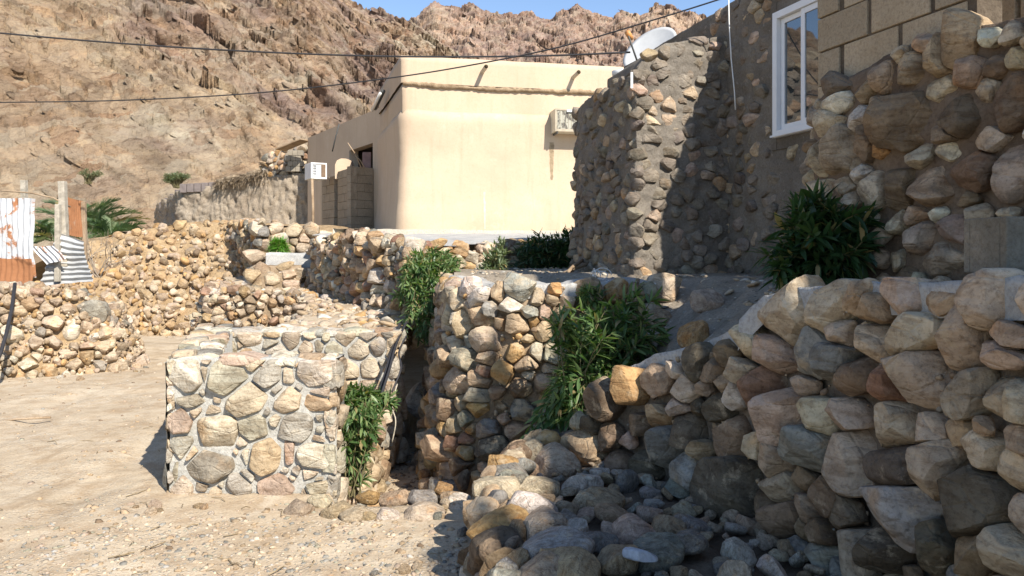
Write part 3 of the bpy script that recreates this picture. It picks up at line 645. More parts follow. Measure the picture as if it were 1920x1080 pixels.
def ac_unit(name, label, center, right, fwd, w, h, d, grille='side'):
    up = Vector((0, 0, 1)); M = Matrix(((right.x, fwd.x, 0, center.x), (right.y, fwd.y, 0, center.y), (0, 0, 1, center.z), (0, 0, 0, 1)))
    t = thing(name, label, 'air conditioner', tuple(center), 'window air conditioners on the cream house')
    mb = MB(); mb.box((-w / 2, -d + .02, -h / 2), (w / 2, 0, h / 2)); o = mb.build('casing', WHT if grille == 'side' else BEI, t, False, .012); o.matrix_world = M
    put(o, t)
    mb = MB(); fr = .035
    for a, b in (((-w / 2, 0, -h / 2), (-w / 2 + fr, .02, h / 2)), ((w / 2 - fr, 0, -h / 2), (w / 2, .02, h / 2)), ((-w / 2 + fr, 0, h / 2 - fr), (w / 2 - fr, .02, h / 2)), ((-w / 2 + fr, 0, -h / 2), (w / 2 - fr, .02, -h / 2 + fr * 1.4))): mb.box(a, b)
    o = mb.build('front_frame', WHT if grille == 'side' else m_flat('brownish_frame', (.42, .35, .25), .6), t); o.matrix_world = M; put(o, t)
    return t, M
# right unit on the sunlit front
cpos = on_front(1061, 232); cpos += fn * .40
t, M = ac_unit('air_conditioner', 'beige window air conditioner with dirty peeling grille on the sunlit front wall', cpos, fdir, fn, .68, .46, .42, 'front')
tt = NT('dirty_coil'); v = tt.obj(); tt.color(tt.mix(tt.ramp(tt.noise(tt.scl(v, (1.4, 1, .8)), 9, 5, .6), (.47, 0.), (.53, 1.)), (.11, .10, .085), (.38, .36, .29))); tt.bump(tt.noise(v, 90, 2), .4, .005)
mb = MB(); mb.box((-.305, 0, -.18), (.305, .008, .195)); o = mb.build('coil_panel', tt.m, t); o.matrix_world = M; put(o, t)
mb = MB()
for k in range(11): x = -.29 + k * .058; mb.box((x, .008, -.18), (x + .006, .014, .195))
o = mb.build('grille', m_flat('grimy_grille', (.34, .29, .21), .6), t); o.matrix_world = M; put(o, t)
mb = MB(); mb.box((-.10, .02, .165), (.05, .045, .21)); o = mb.build('handle', WHT, t); o.matrix_world = M; put(o, t)
mb = MB(); mb.box((-.3, -.4, -.27), (-.27, .0, -.232)); mb.box((.27, -.4, -.27), (.30, .0, -.232)); o = mb.build('bracket', DGR, t); o.matrix_world = M; put(o, t)
# left unit over the screen wall, on a pole
D = 20.2; cpos = P(592, 322, D); rt = Vector((.86, .51, 0)).normalized(); fw = Vector((.51, -.86, 0)).normalized()
t, M = ac_unit('air_conditioner', 'white window air conditioner with a brown side panel on a thin wooden pole', cpos + fw * .25, rt, fw, .40, .40, .55)
mb = MB(); mb.box((.06, .02, -.15), (.165, .028, .16)); o = mb.build('vent_panel', m_flat('brown_vent', (.2, .13, .08), .7), t); o.matrix_world = M; put(o, t)
mb = MB()
for k in range(5): z = -.14 + k * .065; mb.box((-.14, .02, z), (-.06, .027, z + .035))
o = mb.build('louvre', m_flat('louvre_grey', (.45, .46, .47), .6), t); o.matrix_world = M; put(o, t)
WOOD = m_rough('weathered_wood', ((.22, .15, .09), (.33, .24, .155), (.42, .32, .22)), 4, 60, .01, .6)
pole = MB(); q0 = P(586, 452, 19.8); q1 = P(585, 336, 19.8); pole.tube([q0, q0.lerp(q1, .5) + Vector((.02, 0, 0)), q1], .035, 8)
tag(pole.build('wooden_pole', WOOD, None, True), 'thin wooden pole propping up the white air conditioner', 'pole')
# block screen in front of the door, with open vertical joints
BLK = m_rough('render_washed_block', ((.26, .20, .135), (.33, .26, .18), (.39, .31, .22)), 2.5, 50, .015, .6)
scr = thing('block_screen', 'cream washed block screen wall with open vertical slots before the doorway', 'wall', tuple(P(640, 450, 19.5)))
def screen(pxa, Da, pxb, Db, z0, z1, slots=(), th=.16):
    a = Vector(((pxa - 960) / F * Da, Da, 0)); b = Vector(((pxb - 960) / F * Db, Db, 0)); d = (b - a); L = d.length; d.normalize(); n = Vector((d.y, -d.x, 0)); M = Matrix(((d.x, n.x, 0, a.x), (d.y, n.y, 0, a.y), (0, 0, 1, 0), (0, 0, 0, 1)))
    rows = max(1, round((z1 - z0) / .2)); hh = (z1 - z0) / rows
    for r in range(rows):
        x = 0 if r % 2 == 0 else -.2
        while x < L - .02:
            x0, x1 = max(0, x), min(L, x + .4); gap = .03 if (r, round(x, 1)) in slots or (rr.uniform() < .25 and slots) else .004
            if x1 - x0 > .05:
                m_ = MB(); m_.box((x0, -th, z0 + r * hh), (x1 - gap, 0, z0 + (r + 1) * hh - .006), M); put(m_.build('block', BLK, scr, False, .006), scr)
            x += .4
screen(603, 21.2, 627, 20.4, 2.02, 3.72, {(1, 0.0)}); screen(633, 20.2, 657, 19.3, 2.02, 3.80, {(1, 0.0)}); screen(657.5, 19.28, 700, 19.75, 2.02, 3.84)
# rounded post top beside the slot
m_ = MB(); a = P(644, 300, 20.3)
prof = [(-.22, 0), (-.22, .35), (-.17, .47), (-.06, .52), (.06, .52), (.17, .47), (.22, .35), (.22, 0)]
fr = [Vector((a.x + x * .9, a.y - .02 + x * .25, 3.62 + z)) for x, z in prof]; bk = [p + Vector((.04, .2, 0)) for p in fr]; k = len(prof)
m_.add(fr + bk, [tuple(range(k - 1, -1, -1)), tuple(range(k, 2 * k))] + [(i, (i + 1) % k, k + (i + 1) % k, k + i) for i in range(k)])
put(m_.build('rounded_post', PLA, scr), scr)
m_ = MB(); a = P(630, 445, 20.9); m_.box((a.x - .02, a.y, 2.0), (a.x + .12, a.y + .05, 4.0)); put(m_.build('dark_slot_fill', DRK, scr), scr)  # black box filling the open slot, stands in for the shade inside
# tube lamp high on the shaded side wall
a = P(733, 172, 17.6); b = P(717, 204, 18.5); lamp = thing('tube_lamp', 'long tube lamp fitting on the shaded side of the cream house', 'lamp', tuple(a)); off = Vector((-.16, -.05, 0))
m_ = MB(); m_.tube([a + off, b + off], .05, 8); put(m_.build('housing', DGR, lamp, True), lamp); m_ = MB(); m_.tube([a + off * 1.4 + Vector((0, 0, -.05)), b + off * 1.4 + Vector((0, 0, -.05))], .035, 8); put(m_.build('tube', WHT, lamp, True), lamp)
# rope and stick on the wing wall
m_ = MB(); m_.tube([P(636, 232, 21.2), P(630, 255, 21.2), P(623, 284, 21.2)], .018, 6); tag(m_.build('hanging_rope', DGR, None, True), 'dark rope hanging on the shaded side wall of the cream house', 'rope')
for i, (x0, y0, x1, y1, lb) in enumerate(((652, 268, 678, 316, 'longer bent stick leaning in the dark doorway gap'), (664, 290, 684, 316, 'short dark stick leaning in the doorway gap'))):
    m_ = MB(); m_.tube([P(x0, y0, 19.4), P((x0 + x1) / 2 + 2, (y0 + y1) / 2 - 2, 19.4), P(x1, y1, 19.4)], .016, 6); tag(m_.build('stick', WOOD, None, True), lb, 'stick')
a = P(692, 300, 20.3); m_ = MB(); m_.box((a.x - .17, a.y, a.z - .22), (a.x + .05, a.y + .05, a.z + .2)); tag(m_.build('pink_cloth', m_flat('faded_pink_cloth', (.30, .18, .15), .9), None, False, .01), 'faded pink cloth hanging in the dark doorway', 'cloth')
# ------------------------------------------------------------------ near retaining wall of rounded field stones
RS = np.random.RandomState
LR = [(275,170,150,150,'c'),(430,155,150,150,'c'),(545,115,60,100,'t'),(605,150,80,80,'t'),(705,115,130,100,'c'),(830,125,160,60,'t'),(985,125,165,150,'c'),(1062,120,60,80,'c'),(1105,100,50,110,'c'),
(470,230,75,70,'c'),(528,238,70,75,'c'),(592,262,135,120,'c'),(730,245,170,125,'c'),(875,255,150,190,'c'),(1050,235,150,65,'p'),(1020,310,180,85,'p'),(365,318,140,140,'g'),(458,335,110,130,'g'),(530,380,130,125,'b'),
(620,412,90,110,'r'),(750,380,185,190,'p'),(895,430,135,130,'c'),(1020,455,110,155,'p'),(1093,470,80,130,'c'),(150,275,120,90,'c'),(240,310,110,110,'c'),(130,365,105,70,'c'),(70,310,90,60,'b'),(75,405,75,70,'t'),
(95,450,55,80,'w'),(172,440,125,200,'r'),(275,530,150,190,'c'),(388,520,110,100,'c'),(480,510,130,110,'c'),(640,560,190,140,'c'),(777,570,110,95,'c'),(867,575,110,70,'t'),(975,555,110,45,'t'),(955,630,135,120,'c'),
(1085,600,90,100,'c'),(172,635,100,95,'c'),(240,690,100,160,'p'),(370,640,150,140,'g'),(500,680,165,170,'c'),(660,695,190,140,'d'),(800,690,150,150,'c'),(255,765,110,110,'c'),(345,755,110,80,'b'),(1070,700,150,110,'c'),
(680,860,275,190,'s'),(912,820,330,250,'d'),(1113,870,60,110,'c'),(205,840,55,75,'b'),(275,885,90,125,'b'),(347,840,90,100,'p'),(425,815,160,115,'b'),(480,870,140,90,'d'),(205,930,150,90,'b'),(335,915,50,60,'b'),
(401,930,95,75,'b'),(512,990,150,160,'c'),(312,990,90,80,'g'),(405,1020,120,110,'g'),(640,1000,125,140,'d'),(800,990,170,130,'d'),(955,1000,130,120,'b'),(1078,990,130,150,'c'),(250,1060,120,80,'c'),(150,1040,110,110,'g'),
(88,830,215,335,'d'),(60,1020,130,70,'g'),(75,600,120,140,'b'),(40,500,100,100,'d'),(28,370,60,80,'b'),(470,1075,120,50,'g'),(1000,1075,120,40,'d'),(700,1075,100,50,'b'),(880,1080,110,50,'g')]
LL = [(1170,540,130,140,'o'),(1275,520,110,110,'t'),(1415,540,150,90,'c'),(1068,615,125,120,'b'),(1390,620,100,70,'c'),(1288,655,75,100,'t'),(1210,700,90,90,'b'),(1085,745,90,120,'b'),(1145,665,50,40,'p'),(1165,765,60,60,'p'),
(1305,800,140,180,'g'),(1410,720,130,150,'d'),(1130,865,110,110,'b'),(1230,880,100,130,'d'),(1420,890,150,160,'g'),(970,812,195,165,'t'),(838,775,85,80,'o'),(815,822,100,55,'w'),(1390,970,170,150,'g'),(1150,975,140,140,'g'),(1470,430,90,130,'d'),(1040,910,70,70,'b')]
ret = thing('retaining_wall', 'high dry stone retaining wall of big rounded stones in the shade, capped with cement', 'wall', (1.3, 3.5, 0))
sd = seeds_from(W_RET, LR, (1320, 500), 1.8617) + seeds_from(W_RET, LL, (680, 500), 2.348)
fill(W_RET, ret, MS, sd, RS(11), .018, .085, 1.2, 'ctbgpcd', 4, 1.1, .003, .85, .01, .018, 300, -.035, None, .88, .045, .5, 9000, None, 0, 24, 0.05)
put(body(W_RET, ret, m_rough('gap_dirt', ((.13, .10, .075), (.20, .16, .12), (.27, .22, .165)), 5, 40, .03, .8), 'earth_core', .085, .45, .04, .04, .03, 5, top_extra=-.05, bottom=.1, topdrop=-.02), ret)
cap = Wall([(1.15, 4.02, 1.15, 1.30), (1.24, 3.86, 1.28, 1.42), (1.36, 3.5, 1.36, 1.475), (1.48, 2.9, 1.40, 1.515), (1.57, 2.3, 1.42, 1.545), (1.66, 1.2, 1.5, 1.60), (1.72, .2, 1.5, 1.62)], 0, 1.4)
put(body(cap, ret, CEM, 'cement_cap', -.03, .42, .04, .03, .028, 5, seed=4, topdrop=.02), ret)
cap = Wall([(.66, 4.98, .78, .91), (.86, 4.66, .92, 1.04), (1.05, 4.36, 1.0, 1.15), (1.15, 4.1, 1.12, 1.26)], 0, 1.4)
put(body(cap, ret, CEM, 'cement_cap', .02, .30, .03, .03, .03, 6, seed=14, topdrop=-.03), ret)

# ------------------------------------------------------------------ curved wall across the drain
LC = [(445,95,90,65,'w'),(595,115,55,70,'t'),(685,110,160,95,'s'),(490,142,90,55,'w'),(655,165,110,60,'w'),(740,200,80,50,'s'),(770,140,60,70,'c'),(850,105,50,45,'o'),(905,160,50,60,'c'),(800,200,60,60,'p'),
(510,230,110,75,'t'),(430,250,70,110,'t'),(370,250,55,70,'c'),(406,225,22,42,'w'),(680,262,100,90,'t'),(600,250,50,50,'t'),(795,285,80,70,'t'),(530,330,110,95,'p'),(390,345,55,70,'c'),(335,335,60,60,'c'),(655,320,42,30,'w'),
(725,320,60,35,'t'),(610,360,37,45,'t'),(672,378,88,88,'o'),(310,395,70,80,'c'),(440,403,85,85,'l'),(378,390,45,80,'t'),(540,405,110,55,'t'),(722,360,22,40,'r'),(330,445,100,38,'c'),(400,495,125,100,'p'),(530,455,62,50,'r'),
(500,497,85,68,'t'),(615,470,88,95,'o'),(715,430,90,60,'t'),(725,480,47,45,'w'),(490,565,100,70,'l'),(415,598,42,40,'t'),(495,625,100,52,'o'),(435,675,90,42,'l'),(590,550,80,50,'b'),(600,625,80,50,'b'),(700,530,90,90,'b'),
(705,640,110,100,'g'),(250,590,150,230,'s'),(345,715,42,60,'o'),(470,720,42,42,'o'),(550,720,115,72,'g'),(335,810,90,110,'t'),(240,810,90,85,'c'),(440,765,70,38,'r'),(440,820,65,58,'o'),(570,802,185,98,'d'),(155,785,55,50,'g'),
(390,780,40,50,'r'),(335,895,100,80,'s'),(430,880,80,70,'b'),(250,900,80,70,'b'),(330,975,110,70,'s'),(465,930,50,80,'b'),(545,890,80,42,'t'),(520,938,90,55,'o'),(385,985,50,58,'g')]
rnd = thing('curved_wall', 'curved dry stone wall across the drain with a ragged cement cap', 'wall', (-.2, 6.4, 0))
fill(W_RND, rnd, MSD, seeds_from(W_RND, LC, (680, 500), 2.348), RS(12), .028, .09, 1.25, 'tbocglpt', 4, 1.15, .004, .85, .01, .022, 300, .0, None, .88, .05, .5, 9000, None, 0, 24, .1)
put(body(W_RND, rnd, EARTH, 'earth_core', .07, .4, .04, .04, .04, 5, top_extra=-.06, bottom=.2, seed=6), rnd)
cap = Wall([(-.62, 7.9, 1.30, 1.42), (-.46, 7.1, 1.30, 1.40), (-.33, 6.76, 1.27, 1.38), (-.08, 6.47, 1.26, 1.385), (.3, 6.40, 1.28, 1.40), (.8, 6.5, 1.3, 1.42), (1.2, 6.72, 1.3, 1.42)], .1, 1.3)
put(body(cap, rnd, CEM, 'cement_cap', -.02, .30, .03, .03, .05, 7, seed=24), rnd)
# the pale boulder that bulges out of the drain side
q = shape_stone(ICO[4][1], free_planes(.22, .36, RS(4)), .26, RS(8), ang=.9, rough=.09)
# ------------------------------------------------------------------ mortared enclosure
def cut(L, f): return [t for t in L if f(t)]
LE = [(128,400,170,155,'w'),(225,375,32,72,'t'),(335,395,195,175,'l'),(480,325,135,58,'t'),(540,380,135,120,'g'),(648,385,55,90,'c'),(660,330,60,30,'w'),(795,362,190,140,'w'),(155,520,215,70,'l'),(290,513,55,30,'t'),(430,515,245,140,'t'),
(590,460,75,35,'g'),(640,515,145,130,'t'),(820,470,130,45,'p'),(700,445,115,22,'g'),(172,575,75,42,'t'),(270,568,85,42,'t'),(540,575,42,45,'g'),(803,538,175,82,'o'),(102,628,108,142,'r'),(110,738,105,108,'g'),(285,685,215,185,'c'),
(475,655,155,118,'l'),(580,612,90,48,'c'),(680,655,200,128,'g'),(805,605,34,50,'g'),(865,618,48,90,'g'),(810,660,60,36,'g'),(415,730,80,42,'c'),(432,790,44,58,'w'),(170,775,62,40,'c'),(240,845,360,158,'d'),(530,802,172,172,'o'),
(656,787,58,148,'r'),(785,792,208,138,'w'),(800,710,185,32,'t'),(112,968,105,98,'p'),(215,950,78,36,'b'),(305,940,48,26,'g'),(405,960,150,92,'g'),(592,958,225,132,'r'),(665,905,40,26,'c'),(770,885,150,36,'c'),(805,950,165,70,'l'),(800,912,52,22,'c')]
LBK = [(345,180,110,40,'w'),(440,205,170,70,'c'),(565,180,92,36,'o'),(665,202,104,72,'b'),(770,180,112,38,'c'),(840,197,46,42,'c'),(935,195,122,82,'t'),(1060,180,112,58,'b'),(1145,180,72,30,'g'),(350,255,80,100,'l'),(430,278,62,58,'o'),(405,238,32,28,'b'),
(560,225,92,42,'g'),(580,265,175,62,'w'),(735,255,92,50,'t'),(800,240,42,52,'l'),(885,265,72,104,'l'),(1005,264,122,88,'c'),(1102,242,82,112,'g'),(950,367,114,112,'t'),(1060,352,92,112,'c'),(1062,452,112,92,'t'),(960,442,82,82,'c')]
enc = thing('mortared_enclosure', 'small square enclosure of pale stones set in thick mortar', 'wall', (-1.8, 6, 0))
W_E1 = Wall([(-2.325, 5.4, -.1, .92), (-1.19, 5.4, -.1, .92)], .01, 0, smooth=False)
W_E1b = Wall([(-1.19, 5.4, -.4, .92), (-1.17, 5.68, -.4, .92)], .01, 0, smooth=False)
W_E2 = Wall([(-2.75, 7.55, .0, .92), (-1.12, 7.55, -.3, .90)], .0, 0, smooth=False)
W_E2b = Wall([(-1.12, 7.55, -.3, .9), (-1.05, 7.9, -.3, .9)], .0, 0, smooth=False)
W_E0 = Wall([(-3.10, 7.9, .0, .92), (-2.325, 5.4, .0, .92)], .0, 0, smooth=False)
kw = dict(tone=.38, tcol=(.62, .56, .46), aspect=1.4, depth=.42, ang=.22, jit=.004, rough=.02, e=.36, soft=30, gap=.012, crowd=.93, swell=1.6, kpl=4)
fill(W_E1, enc, MS, seeds_from(W_E1, LE, (300, 560), 2.7, 1.10), RS(13), .02, .05, sub=4, cols='ctgw', tries=5000, off=.002, bounds=(0, W_E1.L, -.1, .915), **kw)
fill(W_E2, enc, MS, seeds_from(W_E2, LBK, (300, 560), 2.7, 1.10), RS(14), .03, .09, sub=3, cols='ctlg', tries=5000, off=.002, bounds=(0, W_E2.L, -.3, .905), **kw)
for w, sd_ in ((W_E1b, 15), (W_E2b, 16), (W_E0, 17)): fill(w, enc, MS, (), RS(sd_), .04, .11, sub=3, cols='ctlgo', tries=2500, off=-.01, bounds=(.0, w.L, -.4, .91), **kw)
core = [(W_E1, .26), (W_E2, .34)]
for i, (w, th) in enumerate(core): put(body(w, enc, MORT, 'mortar', .022, th, .03, .03, .012, 9, seed=30 + i, bottom=.05), enc)
w = Wall([(-3.13, 7.92, 0, .90), (-2.338, 5.405, 0, .90)], 0, 0, smooth=False); put(body(w, enc, MORT, 'mortar', .0, .36, .03, .03, .012, 9, seed=37, bottom=.05), enc)
W_BNK = Wall([(-1.175, 5.72, -.55, .02), (-1.175, 7.45, -.55, .05)], .03, 0, smooth=False); fill(W_BNK, enc, MSD, (), RS(18), .04, .09, 1.3, 'tbgcb', 3, 1.1, .004, .8, .0, .02, 300, .03, None, .86, .06, .5, 2500)
# inside of the side wall seen from above, and its flat top slabs
rr = RS(21); y = 5.46; k = 0
top_cols = 'wcgwlcwgcwtgw'
while y < 7.85:
    ln = rr.uniform(.13, .30) if k % 3 else rr.uniform(.08, .14); xl = -2.338 - (y + ln / 2 - 5.405) * .3149; rws = 1 if rr.uniform() < .35 else 2; cut_ = rr.uniform(.35, .65)
    for j in range(rws):
        a, b = (0, 1) if rws == 1 else ((0, cut_) if j == 0 else (cut_, 1))
        cx = xl + .01 + .36 * (a + b) / 2; hw = .36 * (b - a) / 2 - .006
        q = shape_stone(ICO[3][1], [(t_, o_) for t_, o_ in ((0, hw), (math.pi, hw), (math.pi / 2, ln / 2 - .006), (-math.pi / 2, ln / 2 - .006))], .05, rr, ang=.3, rough=.05, e=.38, soft=14)
        M = Matrix.Translation((cx, y + ln / 2, .905 + rr.uniform(-.008, .010))) @ Matrix.Rotation(.30 + rr.normal() * .04, 4, 'Z')
        put_stone(q, 3, M, pal(top_cols[(k + j) % 13], rr), MS, enc, 'slab')
    y += ln; k += 1
for (x0, x1, yy, th, z) in ((-2.0, -1.2, 5.53, .25, .915), (-2.75, -1.15, 7.71, .31, .90)):
    x = x0
    while x < x1 - .05:
        ln = min(rr.uniform(.14, .34), x1 - x)
        q = shape_stone(ICO[3][1], [(0, ln / 2 - .006), (math.pi, ln / 2 - .006), (math.pi / 2, th / 2), (-math.pi / 2, th / 2)], .045, rr, ang=.3, rough=.05, e=.38, soft=14)
        put_stone(q, 3, Matrix.Translation((x + ln / 2, yy, z + rr.uniform(-.012, .0))), pal('wcswt'[rr.randint(5)], rr), MS, enc, 'slab'); x += ln

# ------------------------------------------------------------------ yard walls and mound
yrd = thing('yard_wall', 'dry stone wall of small mixed stones below the cream house', 'wall', (-1.8, 10.5, .8))
LY = [(250,170,55,45,'g'),(1195,215,150,120,'w'),(1400,190,180,70,'o'),(1620,235,130,90,'o'),(1740,215,80,70,'r'),(1720,310,120,110,'w'),(1690,400,80,80,'o'),(965,215,80,55,'w'),(740,200,110,100,'g'),(1000,290,100,100,'g'),(900,260,90,60,'c'),
(680,410,80,80,'t'),(770,370,75,110,'t'),(585,440,100,110,'b'),(670,495,65,70,'t'),(605,575,120,110,'r'),(515,600,60,70,'p'),(550,675,180,75,'g'),(530,745,180,65,'o'),(650,705,70,100,'r'),(310,620,80,60,'o'),(800,500,110,150,'s'),(790,600,70,110,'w'),
(890,580,80,150,'s'),(790,700,70,90,'c'),(930,820,110,150,'p'),(920,690,90,70,'g'),(385,400,100,70,'g'),(530,310,60,60,'o'),(810,820,120,110,'t')]
fill(W_YRD, yrd, MS, seeds_from(W_YRD, LY, (540, 420), 4.908), RS(31), .03, .085, 1.2, 'ctbgorpwct', 3, 1.2, .006, .9, .01, .03, 260, .04, (0, 9.2), .86, .06, .5, 9000, tone=.2)
put(body(W_YRD, yrd, EARTH, 'earth_core', .09, .5, .06, .06, .05, 4, top_extra=-.06, seed=51), yrd)
W_LOW = Wall([(-5.35, 14.4, -.1, 1.15), (-4.85, 12.6, 0, 1.08), (-4.6, 12.05, 0, 1.06), (-4.0, 11.85, 0, 1.12), (-3.3, 12.0, 0, 1.05), (-2.95, 11.6, 0, .98)], .25, 1.0)
low = thing('low_rubble_wall', 'low ragged wall of small sharp stones behind the mortared enclosure', 'wall', (-4, 12, 0))
fill(W_LOW, low, MS, (), RS(32), .03, .07, 1.15, 'ctbgprowct', 3, 1.3, .006, 1., .01, .035, 250, .06, None, .84, .07, .5, 6000, tone=.25)
put(body(W_LOW, low, EARTH, 'earth_core', .08, .5, .07, .07, .06, 4, top_extra=-.04, seed=52, bottom=.2), low)
W_MND = Wall([(-11.6, 17.8, .0, .7), (-10.6, 16.6, .0, .95), (-9.3, 16.4, 0, 1.55), (-8.7, 16.7, 0, 2.05), (-7.6, 16.9, .0, 2.42), (-6.6, 16.8, 0, 2.36), (-5.9, 16.4, 0, 2.2), (-5.35, 15.4, 0, 1.35)], .78, 0.0)
mnd = thing('collapsed_mound', 'collapsed mound of ochre earth and stones beside the path', 'rubble mound', (-8, 17, 0))
def hmnd(u, z): p = np.stack([u * 1.1, z * 1.6, 0 * u], 1); return .32 * fbm(p, 4, 61) + .07 * fbm(p * 4, 3, 66)
MNDM = m_rough('ochre_earth', ((.27, .18, .095), (.40, .28, .155), (.50, .37, .22)), 3, 20, .06, 1.0)
put(body(W_MND, mnd, MNDM, 'earth_core', .02, 1.2, .07, .07, .05, 4, hf=hmnd, seed=62, bottom=.2, topdrop=-.1), mnd)
fill(W_MND, mnd, m_stone('ochre_dusted_stone', (.43, .30, .16), .47), (), RS(33), .035, .12, 1.2, 'otcotopbc', 3, 1.25, .005, 1., .05, .06, 300, .05, None, .80, .08, .66, 7000, tone=.3, bury=lambda u, z, r: float(hmnd(np.array([u]), np.array([z]))[0]))
W_END = Wall([(-6.75, 18.9, .9, 2.42), (-4.95, 15.55, .9, 2.30)], .04, 1.0)
W_STP = Wall([(-4.95, 15.55, 1.0, 2.28), (-3.7, 16.1, 1.6, 2.22)], .0, 1.0)
ter = thing('terrace_wall', 'rough terrace wall with one face in dark shade beside the steps', 'wall', (-5.5, 16.5, .9))
fill(W_END, ter, MS, (), RS(34), .045, .11, 1.2, 'tcgbot', 2, 1.0, .008, .7, .01, .03, 300, .03, None, .86, .06, .6, 5000)
fill(W_STP, ter, MS, (), RS(35), .06, .12, 1.7, 'cwct', 2, 1.0, .008, .5, .01, .02, 300, .0, None, .88, .05, .5, 3000)
for k, w_ in enumerate((W_END, W_STP)): put(body(w_, ter, EARTH, 'earth_core', .06, .6, .07, .07, .05, 4, top_extra=-.05, seed=70 + k), ter)
# rough steps
stp = thing('stone_steps', 'rough stone steps with one cement tread below the green tuft', 'steps', tuple(P(530, 520, 14.6)))
for (x0, x1, y0, y1, D, mat, nm) in ((498, 580, 474, 497, 14.9, CEM, 'cement_step'), (480, 560, 498, 512, 14.3, EARTH, 'step_core'), (462, 545, 512, 528, 13.8, EARTH, 'step_core')):
    a, b = P(x0, y0, D), P(x1, y1, D); w_ = Wall([(a.x, a.y, b.z - .2, a.z), (b.x, a.y + .2, b.z - .2, a.z)], .1, 1.2, smooth=False)
    put(body(w_, stp, mat, nm, 0, .8, .07, .05, .035, 4, seed=int(x0)), stp)
    if nm == 'step_core': fill(w_, stp, MS, (), RS(int(x0)), .05, .09, 2.0, 'cwctp', 2, 1.3, .006, .6, .03, .02, 300, .02, None, .9, .06, .5, 1500)
# left-hand stone wall
W_LFT = Wall([(-9.5, 10.2, 0, 1.25), (-7.6, 10.5, 0, 1.20), (-6.6, 10.75, 0, 1.18), (-6.2, 11.0, 0, 1.12), (-5.78, 11.25, 0, 1.0), (-5.55, 11.6, 0, .72), (-5.8, 12.6, 0, .8), (-6.8, 14.5, 0, .9)], .48, 0.0)
lft = thing('low_field_wall', 'low loose field stone wall under the corrugated metal sheets', 'wall', (-6.3, 11, 0))
LF = [(95,690,110,60,'c'),(175,690,60,40,'r'),(145,845,100,90,'p'),(60,890,100,90,'w'),(345,880,80,100,'w'),(220,765,50,50,'p'),(260,835,90,70,'c'),(330,775,60,60,'p'),(410,800,60,50,'t'),(385,710,55,50,'p'),(480,800,80,100,'g'),(420,945,70,45,'r'),
(420,995,80,60,'o'),(330,990,110,50,'c'),(30,1035,40,40,'b'),(140,1035,120,50,'w'),(240,690,50,40,'c'),(285,695,40,40,'b'),(180,1000,60,40,'c'),(540,810,60,60,'t'),(45,735,80,60,'t')]
fill(W_LFT, lft, MS, seeds_from(W_LFT, LF, (0, 280), 2.572), RS(36), .035, .10, 1.25, 'cctpgowctb', 3, 1.15, .008, .95, .0, .035, 300, .05, (2.4, 9), .85, .07, .5, 7000, tone=.35)
put(body(W_LFT, lft, MNDM, 'earth_core', .08, .7, .06, .06, .06, 4, top_extra=-.05, seed=81, bottom=.1), lft)

# ------------------------------------------------------------------ rubble platform at the foot of the retaining wall
W_PLT = Wall([(.35, 5.35, -.3, .40), (.02, 5.1, -.3, .42), (-.13, 4.6, -.1, .38), (-.15, 4.0, -.1, .36), (-.12, 3.5, -.1, .33), (-.02, 3.0, -.1, .30), (.05, 2.5, -.1, .3), (.1, 1.6, -.1, .3)], .10, .2)
plt = thing('rubble_platform', 'low platform heaped with loose stones at the foot of the retaining wall', 'rubble platform', (.4, 4, 0))
fill(W_PLT, plt, MS, (), RS(41), .035, .085, 1.1, 'bdtgocbg', 4, 1.3, .003, .7, .02, .025, 300, .02, None, .86, .06, .6, 5000)
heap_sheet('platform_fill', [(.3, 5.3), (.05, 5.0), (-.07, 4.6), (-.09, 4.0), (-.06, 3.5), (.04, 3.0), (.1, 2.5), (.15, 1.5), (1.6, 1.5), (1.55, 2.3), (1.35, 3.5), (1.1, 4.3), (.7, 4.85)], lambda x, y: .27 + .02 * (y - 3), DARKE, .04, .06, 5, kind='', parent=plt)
put([o for o in plt.children if o.name.startswith('platform_fill')][0], plt)
rr = RS(42); pos = []
big = [(935,915,.30,'c'),(985,878,.22,'t'),(1045,870,.34,'c'),(1010,915,.26,'c'),(990,955,.30,'w'),(1020,985,.30,'c'),(1045,1030,.34,'s'),(1065,1068,.30,'t'),(960,975,.22,'t'),(1075,905,.16,'w'),(1105,900,.20,'w'),(1130,935,.24,'t'),(1100,935,.16,'c'),
(1010,1072,.22,'c'),(1150,960,.20,'t'),(1190,1000,.24,'p'),(1250,985,.2,'t'),(1230,1035,.26,'g'),(1160,1045,.24,'t'),(1280,1015,.22,'g'),(1120,1010,.20,'g'),(1080,985,.16,'w'),(1060,950,.14,'p'),(975,1040,.14,'t')]
for (px, py, s_, k) in big:
    D = (EYE - .36) * F / (py - HOR); p = P(px, py, D); pos.append((p.x, p.y, s_ * .42)); loose(lib(4, MS, 12, .5, 1., 'bigslab', .06, .5)[rr.randint(12)], (p.x, p.y, .34 + s_ * .08), s_ * 1.08, rr, pal(k, rr), plt, tilt=.16)
n_ = 0
